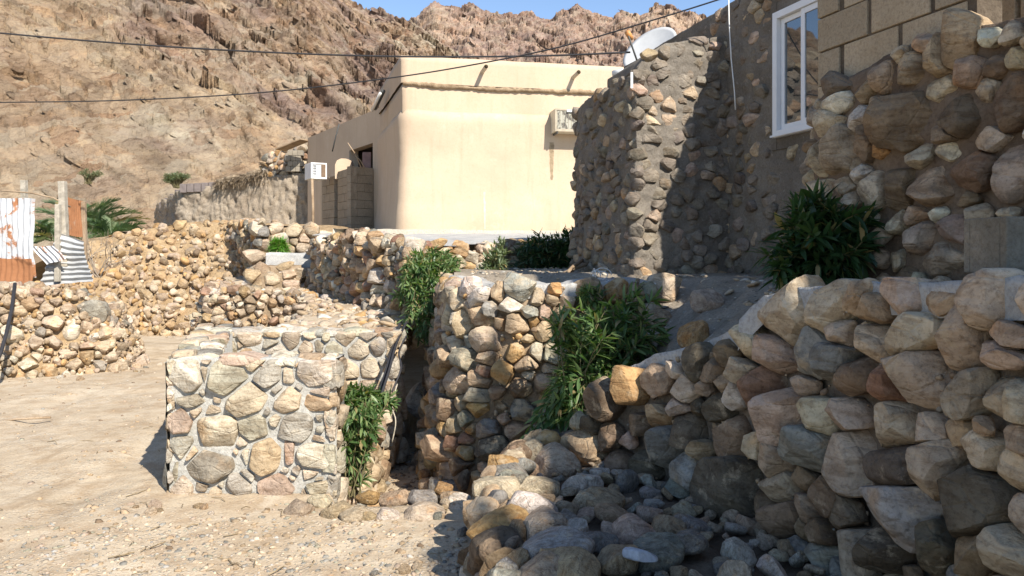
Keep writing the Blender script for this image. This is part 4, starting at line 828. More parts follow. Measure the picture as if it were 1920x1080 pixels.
for _ in range(6000):
    x, y = rr.uniform(-.12, 1.5), rr.uniform(2.3, 5.2); s_ = .05 + .12 * rr.uniform() ** 2.2
    if not inpoly(np.array([x]), np.array([y]), [(.3, 5.2), (.0, 5.0), (-.1, 4.6), (-.12, 4.0), (-.08, 3.5), (.0, 3.0), (.1, 2.3), (1.5, 2.3), (1.3, 3.5), (1.05, 4.2), (.65, 4.75)])[0]: continue
    if any((x - a) ** 2 + (y - b) ** 2 < (c_ + s_ * .36) ** 2 for a, b, c_ in pos): continue
    pos.append((x, y, s_ * .36)); loose(lib(4 if s_ > .11 else 3, MS, 14, .42, 1., 'slab', .06, .5)[rr.randint(14)], (x, y, .31 + .02 * (y - 3) + s_ * .10), s_ * 1.25, rr, pal('cctpstgw'[rr.randint(8)], rr), plt, tilt=.4); n_ += 1
    if n_ > 260: break
q = P(1200, 1066, 3.25); o = loose(lib(4, m_flat('pale_glaze', (.46, .48, .52), .6), 3, .22, 1., 'tile', .02, .4)[1], (q.x, q.y, .40), .17, rr, (1, 1, 1, 1), None, 'tile_fragment', tilt=.3)
tag(o, 'broken pale tile lying among the shaded loose stones', 'tile fragment')
# flat stones along the front lip of the drain: each its own thing
lips = [(560,962,.20,'p','narrow pinkish flat stone at the left end of the drain lip'),(600,948,.16,'c','small cream stone under the corner of the enclosure'),(632,966,.26,'t','wide tan flat stone below the bushy enclosure corner'),(690,938,.17,'o','small ochre stone half way along the drain lip, behind the flat row'),
(668,975,.20,'c','cream flat stone in front of the drain lip row'),(738,942,.20,'t','tan flat stone on the lip next to the dark hole'),(792,940,.22,'g','bluish grey flat slab on the drain lip'),(790,972,.30,'c','long cream slab lying in front of the grey slab'),(868,960,.24,'w','white wedge stone standing at the right end of the lip'),
(832,925,.15,'o','small ochre stone by the foot of the curved wall'),(850,940,.18,'t','tan stone between the lip and the rubble platform'),(730,975,.16,'w','small white stone in front of the middle of the lip'),(585,925,.12,'w','small white chip at the foot of the enclosure'),(905,935,.2,'t','tan stone leaning on the platform corner')]
for (px, py, s_, k, lb) in lips:
    D = EYE * F / (py - HOR); p = P(px, py, D); o = loose(lib(4, MS, 12, .6, .85, 'big', .07)[rr.randint(12)], (p.x, p.y, .03), s_ * 1.15, rr, pal(k, rr), None, 'flat_stone', tilt=.18, sz=.8); tag(o, lb, 'stone', 'flat stones edging the drain')
# boulders
for (px, py, z, s_, k, lb, sz) in ((343, 606, 0, .62, 'p', 'pale rounded boulder on the path edge by the ochre mound', 1.0), (1300, 630, 1.12, .24, 'o', 'ochre boulder standing in shade on the terrace above the leafy bush', 1.1), (1325, 568, 1.36, .24, 'p', 'broad brown boulder on the terrace ground in shade', .9), (1230, 600, 1.2, .24, 't', 'sharp tan stone by the dark bush on the terrace', .8), (1200, 578, 1.3, .22, 'g', 'grey stone behind the dark bush on the terrace edge', .8)):
    D = 3.0 if z < .5 else 5.0; hf_ = h_terr if z > .5 else h_street
    while D < 24: 
        p = P(px, py, D)
        if p.z <= float(hf_(np.array([p.x]), np.array([p.y]))[0]) + s_ * .15: break
        D += .03
    z = p.z - s_ * .12
    o = loose(lib(4, MS, 12, .6, .85, 'big', .07)[rr.randint(12)], (p.x, p.y, z + s_ * .2), s_ * 1.2, rr, pal(k, rr), None, 'boulder', tilt=.1, sz=sz); tag(o, lb, 'boulder')
# pale boulder bulging from the drain side of the curved wall
bo = W_RND.px(800, 750); bl = W_RND.pos(bo[0], bo[1], .08)
o = put_stone(shape_stone(ICO[4][1], free_planes(.17, .235, RS(4), 10), .17, RS(9), ang=.95, rough=.08, e=.7), 4, Matrix.Translation(bl) @ Matrix.Rotation(math.pi / 2, 4, 'X') @ Matrix.Rotation(-.35, 4, 'Y'), (.60, .56, .51, 1), MS, rnd)
# loose stones on yard, terrace and house edge
def scatter_stuff(name, poly, hf, n, smin, smax, rr, cols, mat, label, lift=.1, sub=1, flat=.42, dens=None, pw=3.2):
    poly = np.array(poly); x0, y0 = poly.min(0); x1, y1 = poly.max(0); V, T = ICO[sub][1], ICO[sub][2]
    x = rr.uniform(x0, x1, n * 3); y = y0 + (y1 - y0) * rr.uniform(0, 1, n * 3) ** 1.25; m_ = inpoly(x, y, poly)
    if dens is not None: m_ &= rr.uniform(0, 1, n * 3) < dens(x, y)
    x, y = x[m_][:n], y[m_][:n]; n = len(x); z = hf(x, y)
    s_ = smin + (smax - smin) * rr.uniform(0, 1, n) ** pw
    base = []
    for k in range(10):
        q = shape_stone(V, free_planes(.5, .5 * rr.uniform(.6, .95), rr, 6), .5 * flat * rr.uniform(.6, 1.2), rr, ang=.9, rough=.05); base.append(q)
    base = np.array(base); B = base[rr.randint(0, 10, n)]; a = rr.uniform(0, 6.28, n); tx, ty = rr.normal(0, .22, n), rr.normal(0, .22, n); ca, sa = np.cos(a)[:, None], np.sin(a)[:, None]
    X = B[:, :, 0] * ca - B[:, :, 1] * sa; Yy = B[:, :, 0] * sa + B[:, :, 1] * ca; Zz = B[:, :, 2] + X * tx[:, None] + Yy * ty[:, None]
    v = np.stack([X * s_[:, None] + x[:, None], Yy * s_[:, None] + y[:, None], Zz * s_[:, None] + (z + s_ * lift * flat)[:, None]], -1).reshape(-1, 3)
    f = (T[None] + (np.arange(n) * len(V))[:, None, None]).reshape(-1, 3); o = npmesh(name, v, f, mat); me = o.data
    P_ = np.array([PAL[k] for k in cols]); c_ = P_[rr.randint(0, len(cols), n)] * rr.uniform(.65, 1.08, (n, 1)); c_ = np.concatenate([c_, np.ones((n, 1))], 1)
    ca_ = me.color_attributes.new('tint', 'FLOAT_COLOR', 'POINT'); ca_.data.foreach_set('color', np.repeat(np.clip(c_, 0, .85), len(V), 0).astype(np.float32).ravel())
    tag(o, label, 'gravel', kind='stuff'); return o
t = NT('pebble'); at = t.n('Attribute'); at.attribute_name = 'tint'; v = t.obj(); c = at.outputs['Color']
c = t.mix(t.ramp(t.noise(v, 40, 4, .7), (.35, .8), (.6, 0.)), c, t.mix(1, c, (.65, .6, .55), 'MULTIPLY')); t.color(c); t.bump(t.noise(v, 70, 4, .6), .4, .01); PEB = t.m
def rubble_on(wall, parent, mat, n, smin, smax, rr, cols, hf=None, u0=0, u1=None, sub=2, off=0.0, name='small_stones', spread=.02):
    V, T = ICO[sub][1], ICO[sub][2]; base = [shape_stone(V, free_planes(.5, .5 * rr.uniform(.6, .95), rr, 5), .32, rr, ang=.9, rough=.05) for _ in range(12)]; VV = []; FF = []; CC = []; k0 = 0
    for _ in range(n):
        u = rr.uniform(u0, u1 or wall.L); x, y, zb, zt, t_, nn = wall.at(u); z = rr.uniform(zb, zt + .02); p = wall.pos(u, z, off + (float(hf(np.array([u]), np.array([z]))[0]) if hf else 0) + rr.normal() * spread)
        s_ = smin + (smax - smin) * rr.uniform() ** 2.2; A3 = np.linalg.qr(rr.normal(size=(3, 3)))[0]; VV.append(base[rr.randint(12)] @ A3.T * s_ + np.array(p)); FF.append(T + k0); k0 += len(V); CC.append(np.tile(np.array(PAL[cols[rr.randint(len(cols))]]) * rr.uniform(.75, 1.15), (len(V), 1)))
    o = put(npmesh(name, np.concatenate(VV), np.concatenate(FF), mat, parent), parent); o['kind'] = 'stuff'; ca_ = o.data.color_attributes.new('tint', 'FLOAT_COLOR', 'POINT'); CC = np.concatenate(CC); ca_.data.foreach_set('color', np.concatenate([CC, np.ones((len(CC), 1))], 1).astype(np.float32).ravel())
rubble_on(W_MND, mnd, PEB, 2100, .04, .24, RS(101), 'otctcbtop', hmnd, off=.03, spread=.05); rubble_on(W_LFT, lft, PEB, 900, .03, .12, RS(102), 'ctopbct', None, 2.4, 8.5, off=-.02, spread=.04)
rubble_on(W_LOW, low, PEB, 500, .03, .10, RS(103), 'ctopbg', None, off=-.02, spread=.04); rubble_on(W_YRD, yrd, PEB, 700, .03, .09, RS(104), 'ctopbgr', None, 0, 9, off=-.03, spread=.03); rubble_on(W_RND, rnd, PEB, 500, .02, .07, RS(105), 'ctob', None, 0, 4.5, off=-.03, spread=.02)
rubble_on(W_END, ter, PEB, 300, .03, .12, RS(106), 'ctob', None, off=-.02, spread=.04); rubble_on(W_RET, ret, PEB, 700, .012, .05, RS(107), 'ctbg', None, off=-.05, spread=.02)
def dens(x, y): n = fbm(np.stack([x * 1.2, y * 1.2, 0 * x], 1), 4, 77); return np.clip(.30 + n * 2.2 + (4.7 - y) * .25, .09, 1)
scatter_stuff('gravel', [(-7, 3.2), (-.1, 3.0), (-.25, 4.6), (-1.1, 5.2), (-2.4, 5.35), (-3.3, 8), (-3.8, 14), (-5.2, 14), (-5.2, 11.4), (-9, 10)], h_street, 9500, .010, .075, RS(51), 'ttptglbct', PEB, 'loose angular gravel strewn over the sandy path', dens=dens)
scatter_stuff('gravel', [(-4, 3.2), (-.15, 3.0), (-.3, 4.5), (-1.2, 5.0), (-2.6, 4.9), (-4, 5.2)], h_street, 6500, .010, .055, RS(52), 'cctgptslgc', PEB, 'denser patch of pale chips on the path nearest the camera', dens=lambda x, y: np.clip(.5 + (4.75 - y) * 1.2 + .8 * fbm(np.stack([x * 2, y * 2, 0 * x], 1), 3, 5), 0, 1), pw=2.2)
scatter_stuff('gravel', [(-5.3, 14.5), (-4.7, 12.3), (-3.3, 12.2), (-2.5, 9.6), (-2.4, 8), (-1.2, 7.95), (-1.1, 9.4), (-2.2, 11), (-3.7, 14.6), (-5, 16)], h_yard, 1500, .04, .24, RS(53), 'ctcowtpc', PEB, 'rubble scattered over the yard behind the enclosure', sub=2)
scatter_stuff('gravel', [(-.5, 12.5), (-.4, 7.2), (.4, 6.6), (1.3, 6.5), (1.4, 4.4), (2.6, 2), (3, 8), (1.5, 12)], h_terr, 2600, .02, .10, RS(54), 'cgtwgc', PEB, 'chips and dirt strewn over the shaded terrace')
scatter_stuff('gravel', [(-12, 23), (-11, 16.5), (-5.8, 16.3), (-5.2, 14.5), (-4.9, 12), (-5.2, 9), (-5, 12), (-6, 20)], h_street, 1500, .03, .12, RS(55), 'ctcwo', PEB, 'stones at the far end of the path by the mound')
scatter_stuff('gravel', [(-1.25, 8.6), (-1.2, 5.25), (.1, 5.2), (.3, 6.3), (-.5, 6.6), (-.7, 8.6)], h_street, 900, .03, .12, RS(56), 'bdgtb', PEB, 'stones lying in the dark drain bed')
# dry stalks and twigs blown about the path
rr = RS(120); m_ = MB()
for _ in range(130):
    x, y = rr.uniform(-4.2, -.2), rr.uniform(3.6, 9) if rr.uniform() < .6 else rr.uniform(3.6, 5.4); a = rr.uniform(0, 3.14); l_ = rr.uniform(.03, .16); z = float(h_street(np.array([x]), np.array([y]))[0]) + .008
    if x > -1.25 and y > 5.1: continue
    m_.tube([(x, y, z), (x + l_ * .5 * math.cos(a), y + l_ * .5 * math.sin(a), z + rr.uniform(.002, .015)), (x + l_ * math.cos(a + .3), y + l_ * math.sin(a + .3), z)], rr.uniform(.0015, .004), 4)
tag(m_.build('dry_litter', m_flat('dry_straw', (.34, .26, .16), .9, 0, .1, .3, 9)), 'dry stalks and twigs scattered over the sandy path', 'plant litter', kind='stuff')
# cap stones loosely set on wall tops
def crown(w_, parent, mat, rr, n, s0, s1, cols, u0=0, u1=None, back=.25, up=.02, sub=3, z=None):
    for _ in range(n):
        u = rr.uniform(u0, u1 or w_.L); x, y, zb, zt, t_, nn = w_.at(u); k = rr.uniform(0, back); p = w_.pos(u, zt, -.05 - k); s_ = rr.uniform(s0, s1)
        loose(lib(sub, mat, 14, .6, .85)[rr.randint(14)], (p.x, p.y, zt + up), s_, rr, pal(cols[rr.randint(len(cols))], rr), parent, tilt=.3)
# fist-sized stones strewn along the wall feet: each a thing, nothing tells them apart
rr = RS(110)
for k in range(46):
    if k < 18: x, y = rr.uniform(-2.5, -.3), 5.15 - abs(rr.normal()) * .16
    elif k < 34: w_ = W_LFT; u = rr.uniform(3.0, 5.2); p = w_.pos(u, 0, .08 + abs(rr.normal()) * .25); x, y = p.x, p.y
    else: x, y = rr.uniform(-.75, -.25), rr.uniform(3.4, 5.0)
    s_ = rr.uniform(.05, .13); o = loose(lib(3, MS, 14, .6, .85)[rr.randint(14)], (x, y, float(h_street(np.array([x]), np.array([y]))[0]) + s_ * .12), s_, rr, pal('cctpgtw'[rr.randint(7)], rr), None, 'loose_stone', tilt=.25)
    tag(o, ('fist-sized loose stone in front of the mortared enclosure' if k < 18 else 'fist-sized loose stone at the foot of the left field wall' if k < 34 else 'fist-sized loose stone beside the rubble platform'), 'stone', ('stones along the enclosure front' if k < 18 else 'stones at the foot of the field wall' if k < 34 else 'stones beside the rubble platform'))
crown(W_LOW, low, MS, RS(61), 50, .10, .24, 'ctgpow', back=.3); crown(W_LFT, lft, MS, RS(62), 80, .10, .26, 'ctgpowb', 2.4, 8, .5)
crown(W_YRD, yrd, MS, RS(63), 80, .10, .26, 'ctgorwb', 0, 9, .3); crown(W_MND, mnd, MS, RS(64), 40, .12, .32, 'otcwo', 1.5, 7.5, .8, .02, 2); crown(W_END, ter, MS, RS(65), 18, .14, .4, 'otcw', back=.5)
crown(W_PLT, plt, MS, RS(66), 22, .12, .26, 'tgscb', 0, 4.2, .12, .0, 4); crown(W_RND, rnd, MS, RS(67), 26, .09, .2, 'wcsto', 0, 4.2, .12, -.03)
crown(W_RET, ret, MS, RS(68), 12, .10, .2, 'ctop', 0, 1.6, .15, -.03, 4)
SHADE_STEPS = [(4.34, 2.3, 5.25), (2.3, .5, 5.8), (.5, -.9, 6.1), (-.9, -1.7, 5.75), (-1.7, -3.2, 6.25), (-3.2, -4.3, 7.5), (-4.3, -5.3, 7.95), (-5.3, -6.0, 8.4), (-6.0, -6.6, 8.75), (-6.6, -9, 9.5)]  # stepped tops of the unseen wall added to cast shade
# ------------------------------------------------------------------ mud and stone house on the right
Nv = Vector((.95, .311, 0)).normalized(); Dv = Vector((-.311, .95, 0)).normalized()
def ns(n, s, z=0.0): return Vector((Nv.x * n + Dv.x * s, Nv.y * n + Dv.y * s, z))
def hf_from(st, k=.5, e=1.0, base=.0, amp=.03, sd=5):
    A_ = np.array([(u, z, a, b, d) for (u, z, a, b, d) in st])
    def f(u, z):
        h = np.zeros(len(u))
        for (cu, cz, a, b, d) in A_:
            m_ = (abs(u - cu) < a * 1.5) & (abs(z - cz) < b * 1.5)
            if m_.any():
                r2 = ((u[m_] - cu) / (a * 1.15)) ** 2 + ((z[m_] - cz) / (b * 1.15)) ** 2; h[m_] = np.maximum(h[m_], d * k * np.clip(1 - r2, 0, 1) ** .6)
        p = np.stack([u * 4, z * 6, 0 * u], 1)
        return h + base + amp * fbm(p, 5, sd, .6) + amp * .4 * fbm(p * 3.1 + 7, 3, sd + 9, .6, True)
    return f
mud = thing('mud_stone_house', 'tall old house wall of mud-bedded stones with a white framed window', 'house', tuple(ns(5, 7.5, 1.4)))
def pw(v, zb, zt): return (v.x, v.y, zb, zt)
W_WING = Wall([(.70, 9.3, 1.30, 3.32), (.77, 8.76, 1.30, 3.36), (1.125, 7.66, 1.30, 3.38), (1.15, 7.59, 1.30, 3.40), (1.21, 7.585, 1.30, 3.43), (1.32, 7.62, 1.30, 3.56), (1.5, 7.68, 1.30, 3.68), (1.85, 7.80, 1.30, 3.76), (2.3, 7.95, 1.30, 3.84)], .02, 1.3, smooth=False)
W_MAIN = Wall([pw(ns(4.507, 9.2), 3.2, 4.02), pw(ns(4.507, 8.3), 3.2, 4.08), pw(ns(4.507, 6.95), 1.3, 4.12), pw(ns(4.507, 5.4), 1.3, 4.25), pw(ns(4.507, 4.1), 1.3, 4.4)], .0, 1.3, smooth=False)
WL, WR, WB, WT = 6.10, 4.98, 2.68, 3.80          # window opening in s and z
u_of = lambda s: 9.2 - s
def skipw(u, z, a, b): return (u_of(WL) - .10 - a < u < u_of(WR) + .1 + a) and (WB - .08 - b < z < WT + .08 + b)
mk = dict(rmin=.024, rmax=.056, aspect=2.1, cols='mnmnnmnmntcmnp', sub=3, depth=.75, gap=.003, ang=1., jit=.010, crowd=.80, rough=.07, e=.45)
bur = lambda u, z, r: (-.002 if z > 2.2 else .008) + r.normal() * .012
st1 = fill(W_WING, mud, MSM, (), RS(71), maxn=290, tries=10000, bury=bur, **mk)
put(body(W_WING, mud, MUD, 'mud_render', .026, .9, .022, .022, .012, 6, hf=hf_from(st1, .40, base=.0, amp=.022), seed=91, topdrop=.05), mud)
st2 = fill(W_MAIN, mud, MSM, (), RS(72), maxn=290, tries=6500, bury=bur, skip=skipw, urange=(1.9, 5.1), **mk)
hf2 = hf_from(st2, .4, base=-.014, amp=.02, sd=15)
def cutbody(wall, parent, mat, name, hf, seed):
    """the front skin with the window opening left out"""
    us = np.unique(np.concatenate([np.arange(0, u_of(WL), .028), [u_of(WL)], np.arange(u_of(WL) + .03, u_of(WR), .03), [u_of(WR)], np.arange(u_of(WR) + .03, wall.L, .03), [wall.L]]))
    zs = np.unique(np.concatenate([np.arange(1.3, WB, .026), [WB], np.arange(WB + .03, WT, .03), [WT], np.arange(WT + .03, 4.42, .03)]))
    v = []; UZ = []
    for u in us:
        x, y, zb, zt, t_, n_ = wall.at(u)
        for z in zs: z_ = min(max(z, zb), zt); v.append((x, y, z_)); UZ.append((u, z_, n_[0], n_[1]))
    v = np.array(v); q = np.array(UZ); edge = np.clip(np.minimum.reduce([np.maximum.reduce([u_of(WL) - q[:, 0], q[:, 0] - u_of(WR), WB - q[:, 1], q[:, 1] - WT]) / .12, 1 + 0 * q[:, 0]]), 0, 1)
    h = hf(q[:, 0], q[:, 1]) * edge; v[:, :2] += q[:, 2:] * h[:, None]
    um, zm = (us[:-1] + us[1:]) / 2, (zs[:-1] + zs[1:]) / 2
    hole = ((um > u_of(WL)) & (um < u_of(WR)))[:, None] & ((zm > WB) & (zm < WT))[None, :]
    return put(npmesh(name, v, gridfaces(len(us), len(zs), ~hole), mat, parent), parent)
cutbody(W_MAIN, mud, MUD, 'mud_render', hf2, 92)
mb = MB(); MF = Matrix(((-Dv.x, -Nv.x, 0, 0), (-Dv.y, -Nv.y, 0, 0), (0, 0, 1, 0), (0, 0, 0, 1)))     # local x = along the wall towards the camera (-s), y = outward (-n)
def bx(m_, s0, s1, n0, n1, z0, z1): m_.box((-s0, -n1, z0), (-s1, -n0, z1), MF)      # s0>s1, n0<n1
m_ = MB(); bx(m_, WL, WR, 4.70, 4.72, WB, WT); put(m_.build('room_dark', DRK, mud), mud)
m_ = MB(); bx(m_, WL + .08, WL, 4.50, 4.62, WB - .1, WT + .1); bx(m_, WR, WR - .08, 4.50, 4.62, WB - .1, WT + .1); bx(m_, WL, WR, 4.505, 4.62, WT, WT + .1); bx(m_, WL, WR, 4.505, 4.62, WB - .1, WB); put(m_.build('window_reveal', MUD, mud), mud)
m_ = MB(); bx(m_, 9.3, 4.2, 4.55, 7.5, 4.0, 4.06); put(m_.build('roof', MUD, mud), mud)
m_ = MB(); bx(m_, 9.2, 9.0, 4.53, 7.5, 1.3, 4.0); put(m_.build('gable_wall', MUD, mud), mud)
# slots: the frame stands 3 cm proud
ALU = m_flat('white_window_frame', (.74, .75, .76), .35, 0, .5, .03)
tg_ = NT('window_glass'); tg_.b.inputs['Base Color'].default_value = (.02, .03, .035, 1); tg_.b.inputs['Roughness'].default_value = .02; tg_.b.inputs['Specular IOR Level'].default_value = 1.0; tg_.b.inputs['IOR'].default_value = 1.9
wn_ = bpy.data.objects.new('window', None); C.objects.link(wn_); wn_.location = ns(4.5, 5.5, WB); put(wn_, mud)
def fr(m_, s0, s1, z0, z1, w, n0, n1):
    bx(m_, s0, s0 - w, n0, n1, z0, z1); bx(m_, s1 + w, s1, n0, n1, z0, z1); bx(m_, s0 - w, s1 + w, n0, n1, z1 - w, z1); bx(m_, s0 - w, s1 + w, n0, n1, z0, z0 + w)
m_ = MB(); fr(m_, WL, WR, WB, WT, .062, 4.455, 4.56); put(m_.build('frame', ALU, wn_, False, .003), wn_)
m_ = MB(); bx(m_, WL + .01, WR - .01, 4.435, 4.453, WB + .004, WB + .022); put(m_.build('sill', ALU, wn_, False, .002), wn_)
mid = 5.70
m_ = MB(); fr(m_, WL - .066, mid - .02, WB + .066, WT - .066, .045, 4.50, 4.53); put(m_.build('sash', ALU, wn_, False, .002), wn_)
m_ = MB(); fr(m_, mid + .03, WR + .066, WB + .066, WT - .066, .05, 4.472, 4.498); put(m_.build('sash', ALU, wn_, False, .002), wn_)
m_ = MB(); bx(m_, WL - .11, mid + .03, 4.512, 4.518, WB + .11, WT - .11); put(m_.build('pane', tg_.m, wn_), wn_)
m_ = MB(); bx(m_, mid - .02, WR + .115, 4.482, 4.488, WB + .115, WT - .115); put(m_.build('pane', tg_.m, wn_), wn_)

# block wall on a stone base, nearer on the right
BLM = m_rough('tan_concrete_block', ((.34, .265, .175), (.41, .325, .22), (.47, .38, .265)), 2.2, 60, .02, .9, (.30, .225, .14))
_inf = [n for n in BLM.node_tree.nodes if n.type == 'OBJECT_INFO'] or [BLM.node_tree.nodes.new('ShaderNodeObjectInfo')]
_bs = BLM.node_tree.nodes['Principled BSDF']; _src = _bs.inputs['Base Color'].links[0].from_socket; _mr = BLM.node_tree.nodes.new('ShaderNodeMapRange'); _mr.inputs[3].default_value = .80; _mr.inputs[4].default_value = 1.12; _hs = BLM.node_tree.nodes.new('ShaderNodeHueSaturation'); BLM.node_tree.links.new(_inf[0].outputs['Random'], _mr.inputs[0]); BLM.node_tree.links.new(_mr.outputs[0], _hs.inputs['Value']); BLM.node_tree.links.new(_src, _hs.inputs['Color']); BLM.node_tree.links.new(_hs.outputs[0], _bs.inputs['Base Color'])
blk = thing('block_house', 'rough house wall of big tan concrete blocks standing on mudded stones', 'house', tuple(ns(4, 3.5, 1.4)))
NB = 3.52; rr = RS(81)
def blocks(n, s_a, s_b, z0, rows, th=.2, par=blk, first=0, name='block', stuff=False):
    M_ = MB()
    for r in range(rows):
        s = s_a + (.0 if (r + first) % 2 == 0 else -.0); x = 0.0; k = 0
        Ltot = s_a - s_b
        x = 0 if (r + first) % 2 == 0 else -.235
        while x < Ltot - .01:
            a, b = max(0, x), min(Ltot, x + .45)
            if b - a > .04:
                m_ = M_ if stuff else MB(); j = rr.uniform(-.006, .006, 4); g_ = .008 + rr.uniform(0, .016)
                bx(m_, s_a - a, s_a - b + (g_ if b < Ltot else 0), n + j[0], n + th + j[0], z0 + r * .22 + .004, z0 + (r + 1) * .22 - .003 - abs(j[1]) * .8)
                if not stuff: put(m_.build(name, BLM, par, False, .007), par)
            x += .47
    if stuff: o = put(M_.build(name, BLM, par), par); o['kind'] = 'stuff'
blocks(NB, 4.34, 3.14, 2.50, 5)
m_ = MB(); bx(m_, 4.33, 3.15, NB + .015, NB + .185, 2.50, 3.6); put(m_.build('joint_mortar', m_rough('dark_joint', ((.07, .055, .04), (.11, .085, .06), (.16, .125, .09)), 6, 50, .02, .6), blk), blk)
blocks(4.25, 4.2, 2.2, 2.50, 5, first=1)
# unseen stepped wall added beyond the frame to cast shade on the walls
for (s0, s1, z1) in SHADE_STEPS:
    m_ = MB(); bx(m_, s0, s1, 3.9, 4.0, 4.5, z1); put(m_.build('added_shade_wall', BLM, blk), blk)
for (s0, s1, z0_, z1_) in ((-1.5, -3.0, 7.0, 7.65), (-1.5, -1.56, 5.75, 7.0), (-2.94, -3.0, 6.25, 7.0)):
    m_ = MB(); bx(m_, s0, s1, 3.92, 3.98, z0_, z1_); put(m_.build('added_shade_screen', BLM, blk), blk)  # added screen on posts, keeps sun off the foot of the curved wall
for (s0, s1) in ((4.34, 4.1), (.5, .2), (-4, -4.4), (-7.6, -8)):
    m_ = MB(); bx(m_, s0, s1, 3.88, 4.02, 1.3, 4.5); put(m_.build('pier', BLM, blk), blk)  # unseen piers under the added shade wall
LS = [(295,342,120,65,'d'),(300,402,125,70,'w'),(278,482,115,90,'c'),(398,460,88,92,'w'),(420,335,100,120,'t'),(497,290,70,150,'t'),(588,265,130,110,'t'),(690,230,95,140,'t'),(645,172,130,48,'c'),(800,180,150,140,'t'),(822,290,130,118,'t'),(930,260,90,90,'b'),
(1012,225,70,100,'t'),(705,345,110,100,'c'),(890,350,90,80,'c'),(992,390,130,220,'b'),(805,430,235,170,'b'),(570,480,195,220,'b'),(470,410,60,60,'c'),(330,590,145,185,'p'),(230,615,52,168,'c'),(432,560,72,130,'b'),(482,578,50,70,'o'),(732,530,110,50,'p'),
(732,590,112,66,'c'),(635,612,88,74,'c'),(872,495,92,36,'w'),(900,548,185,85,'c'),(688,716,178,168,'t'),(855,660,170,150,'b'),(990,670,140,235,'p'),(550,720,100,160,'b'),(447,750,92,122,'c'),(400,675,58,62,'w'),(230,745,80,90,'c'),(345,730,100,62,'p'),
(546,862,70,72,'c'),(625,845,82,60,'p'),(711,833,52,58,'w'),(640,912,140,118,'p'),(760,890,100,140,'p'),(857,835,82,60,'c'),(990,830,92,42,'c'),(715,1010,235,115,'p'),(490,240,40,50,'t'),(560,215,50,50,'c'),(910,150,110,60,'w'),(1000,140,90,60,'c')]
def ws(n, s, zt): v_ = ns(n, s); return (v_.x, v_.y, 1.30, zt)
W_STN = Wall([ws(3.52, 4.42, 2.55), ws(3.40, 4.30, 2.60), ws(3.38, 4.0, 2.70), ws(3.38, 3.5, 2.78), ws(3.38, 3.1, 2.76), ws(3.40, 2.5, 2.72), ws(3.42, 1.5, 2.7), ws(3.4, .2, 2.7)], .03, 1.3)
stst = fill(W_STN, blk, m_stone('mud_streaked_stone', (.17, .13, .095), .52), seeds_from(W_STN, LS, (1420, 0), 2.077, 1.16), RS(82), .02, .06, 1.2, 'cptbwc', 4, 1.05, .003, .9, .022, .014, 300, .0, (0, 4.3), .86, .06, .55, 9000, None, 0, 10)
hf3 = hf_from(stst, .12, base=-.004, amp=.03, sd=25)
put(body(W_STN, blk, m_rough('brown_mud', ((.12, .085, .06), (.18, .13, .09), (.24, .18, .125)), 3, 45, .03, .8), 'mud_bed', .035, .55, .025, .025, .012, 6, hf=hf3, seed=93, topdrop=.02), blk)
crown(W_STN, blk, MS, RS(83), 16, .10, .22, 'cwtc', .1, 2.3, .2, -.02, 4)
# the hollow block standing on the retaining wall
hb = P(1866, 462, 2.55); Mh = Matrix.Translation((1.756, 2.722, 1.645)) @ Matrix.Rotation(math.radians(8), 4, 'Z')
m_ = MB(); w_, d_, h_ = .165, .10, .093
for a, b in (((-w_, -d_, -h_), (w_, -d_ + .03, h_)), ((-w_, d_ - .03, -h_), (w_, d_, h_)), ((-w_, -d_ + .03, -h_), (-w_ + .035, d_ - .03, h_)), ((w_ - .035, -d_ + .03, -h_), (w_, d_ - .03, h_)), ((-.02, -d_ + .03, -h_), (.02, d_ - .03, h_)), ((-w_ + .035, -d_ + .03, -h_), (-.02, d_ - .03, -h_ + .03))): m_.box(a, b)
o = m_.build('concrete_block', m_rough('coarse_concrete', ((.15, .135, .105), (.21, .19, .15), (.28, .25, .20)), 5, 70, .02, 1.0), None, False, .006); o.matrix_world = Mh
tag(o, 'coarse grey concrete block standing on top of the shaded retaining wall', 'concrete block')
# hanging cable
m_ = MB(); m_.tube([P(1366, -12, 7.72), P(1367, 40, 7.7), P(1371, 110, 7.68), P(1377, 170, 7.66), P(1379, 206, 7.65)], .006, 6); tag(m_.build('hanging_cable', WHT, None, True), 'white cable hanging down the shaded mud wall', 'cable')
# satellite dish
dish = thing('satellite_dish', 'pale grey satellite dish tilted up behind the mud wall', 'satellite dish', tuple(P(1228, 100, 10.2)))
axis = Vector((-.52, -.58, .55)).normalized(); cen = P(1221, 97, 10.2)
qd = axis.to_track_quat('Z', 'Y').to_matrix().to_4x4(); Md = Matrix.Translation(cen) @ qd; nr, na_ = 10, 48; v = []
for side in (0, -.012):
    for i in range(nr):
        r = .37 * i / (nr - 1)
        for k in range(na_): a = 2 * math.pi * k / na_; v.append(tuple(Md @ Vector((r * math.cos(a), r * 1.04 * math.sin(a), .40 * r * r + side))))
fs = []
for sd_ in (0, 1):
    for i in range(nr - 1):
        for k in range(na_):
            a = sd_ * nr * na_ + i * na_ + k; b = sd_ * nr * na_ + i * na_ + (k + 1) % na_; fs.append((a, b, b + na_, a + na_))
for k in range(na_): a = (nr - 1) * na_ + k; b = (nr - 1) * na_ + (k + 1) % na_; fs.append((a, b, b + nr * na_, a + nr * na_))
put(npmesh('reflector', v, fs, m_flat('dish_grey', (.50, .50, .49), .45, 0, .4, .05), dish), dish)
m_ = MB(); tip = cen + axis * .50 + Vector((-.08, 0, -.12)); m_.tube([Md @ Vector((.0, -.37, .055)), tip], .012, 6); m_.tube([cen - axis * .02, cen - axis * .12, Vector((cen.x + .05, cen.y + .05, 3.4))], .025, 8); put(m_.build('arm', DGR, dish, True), dish)
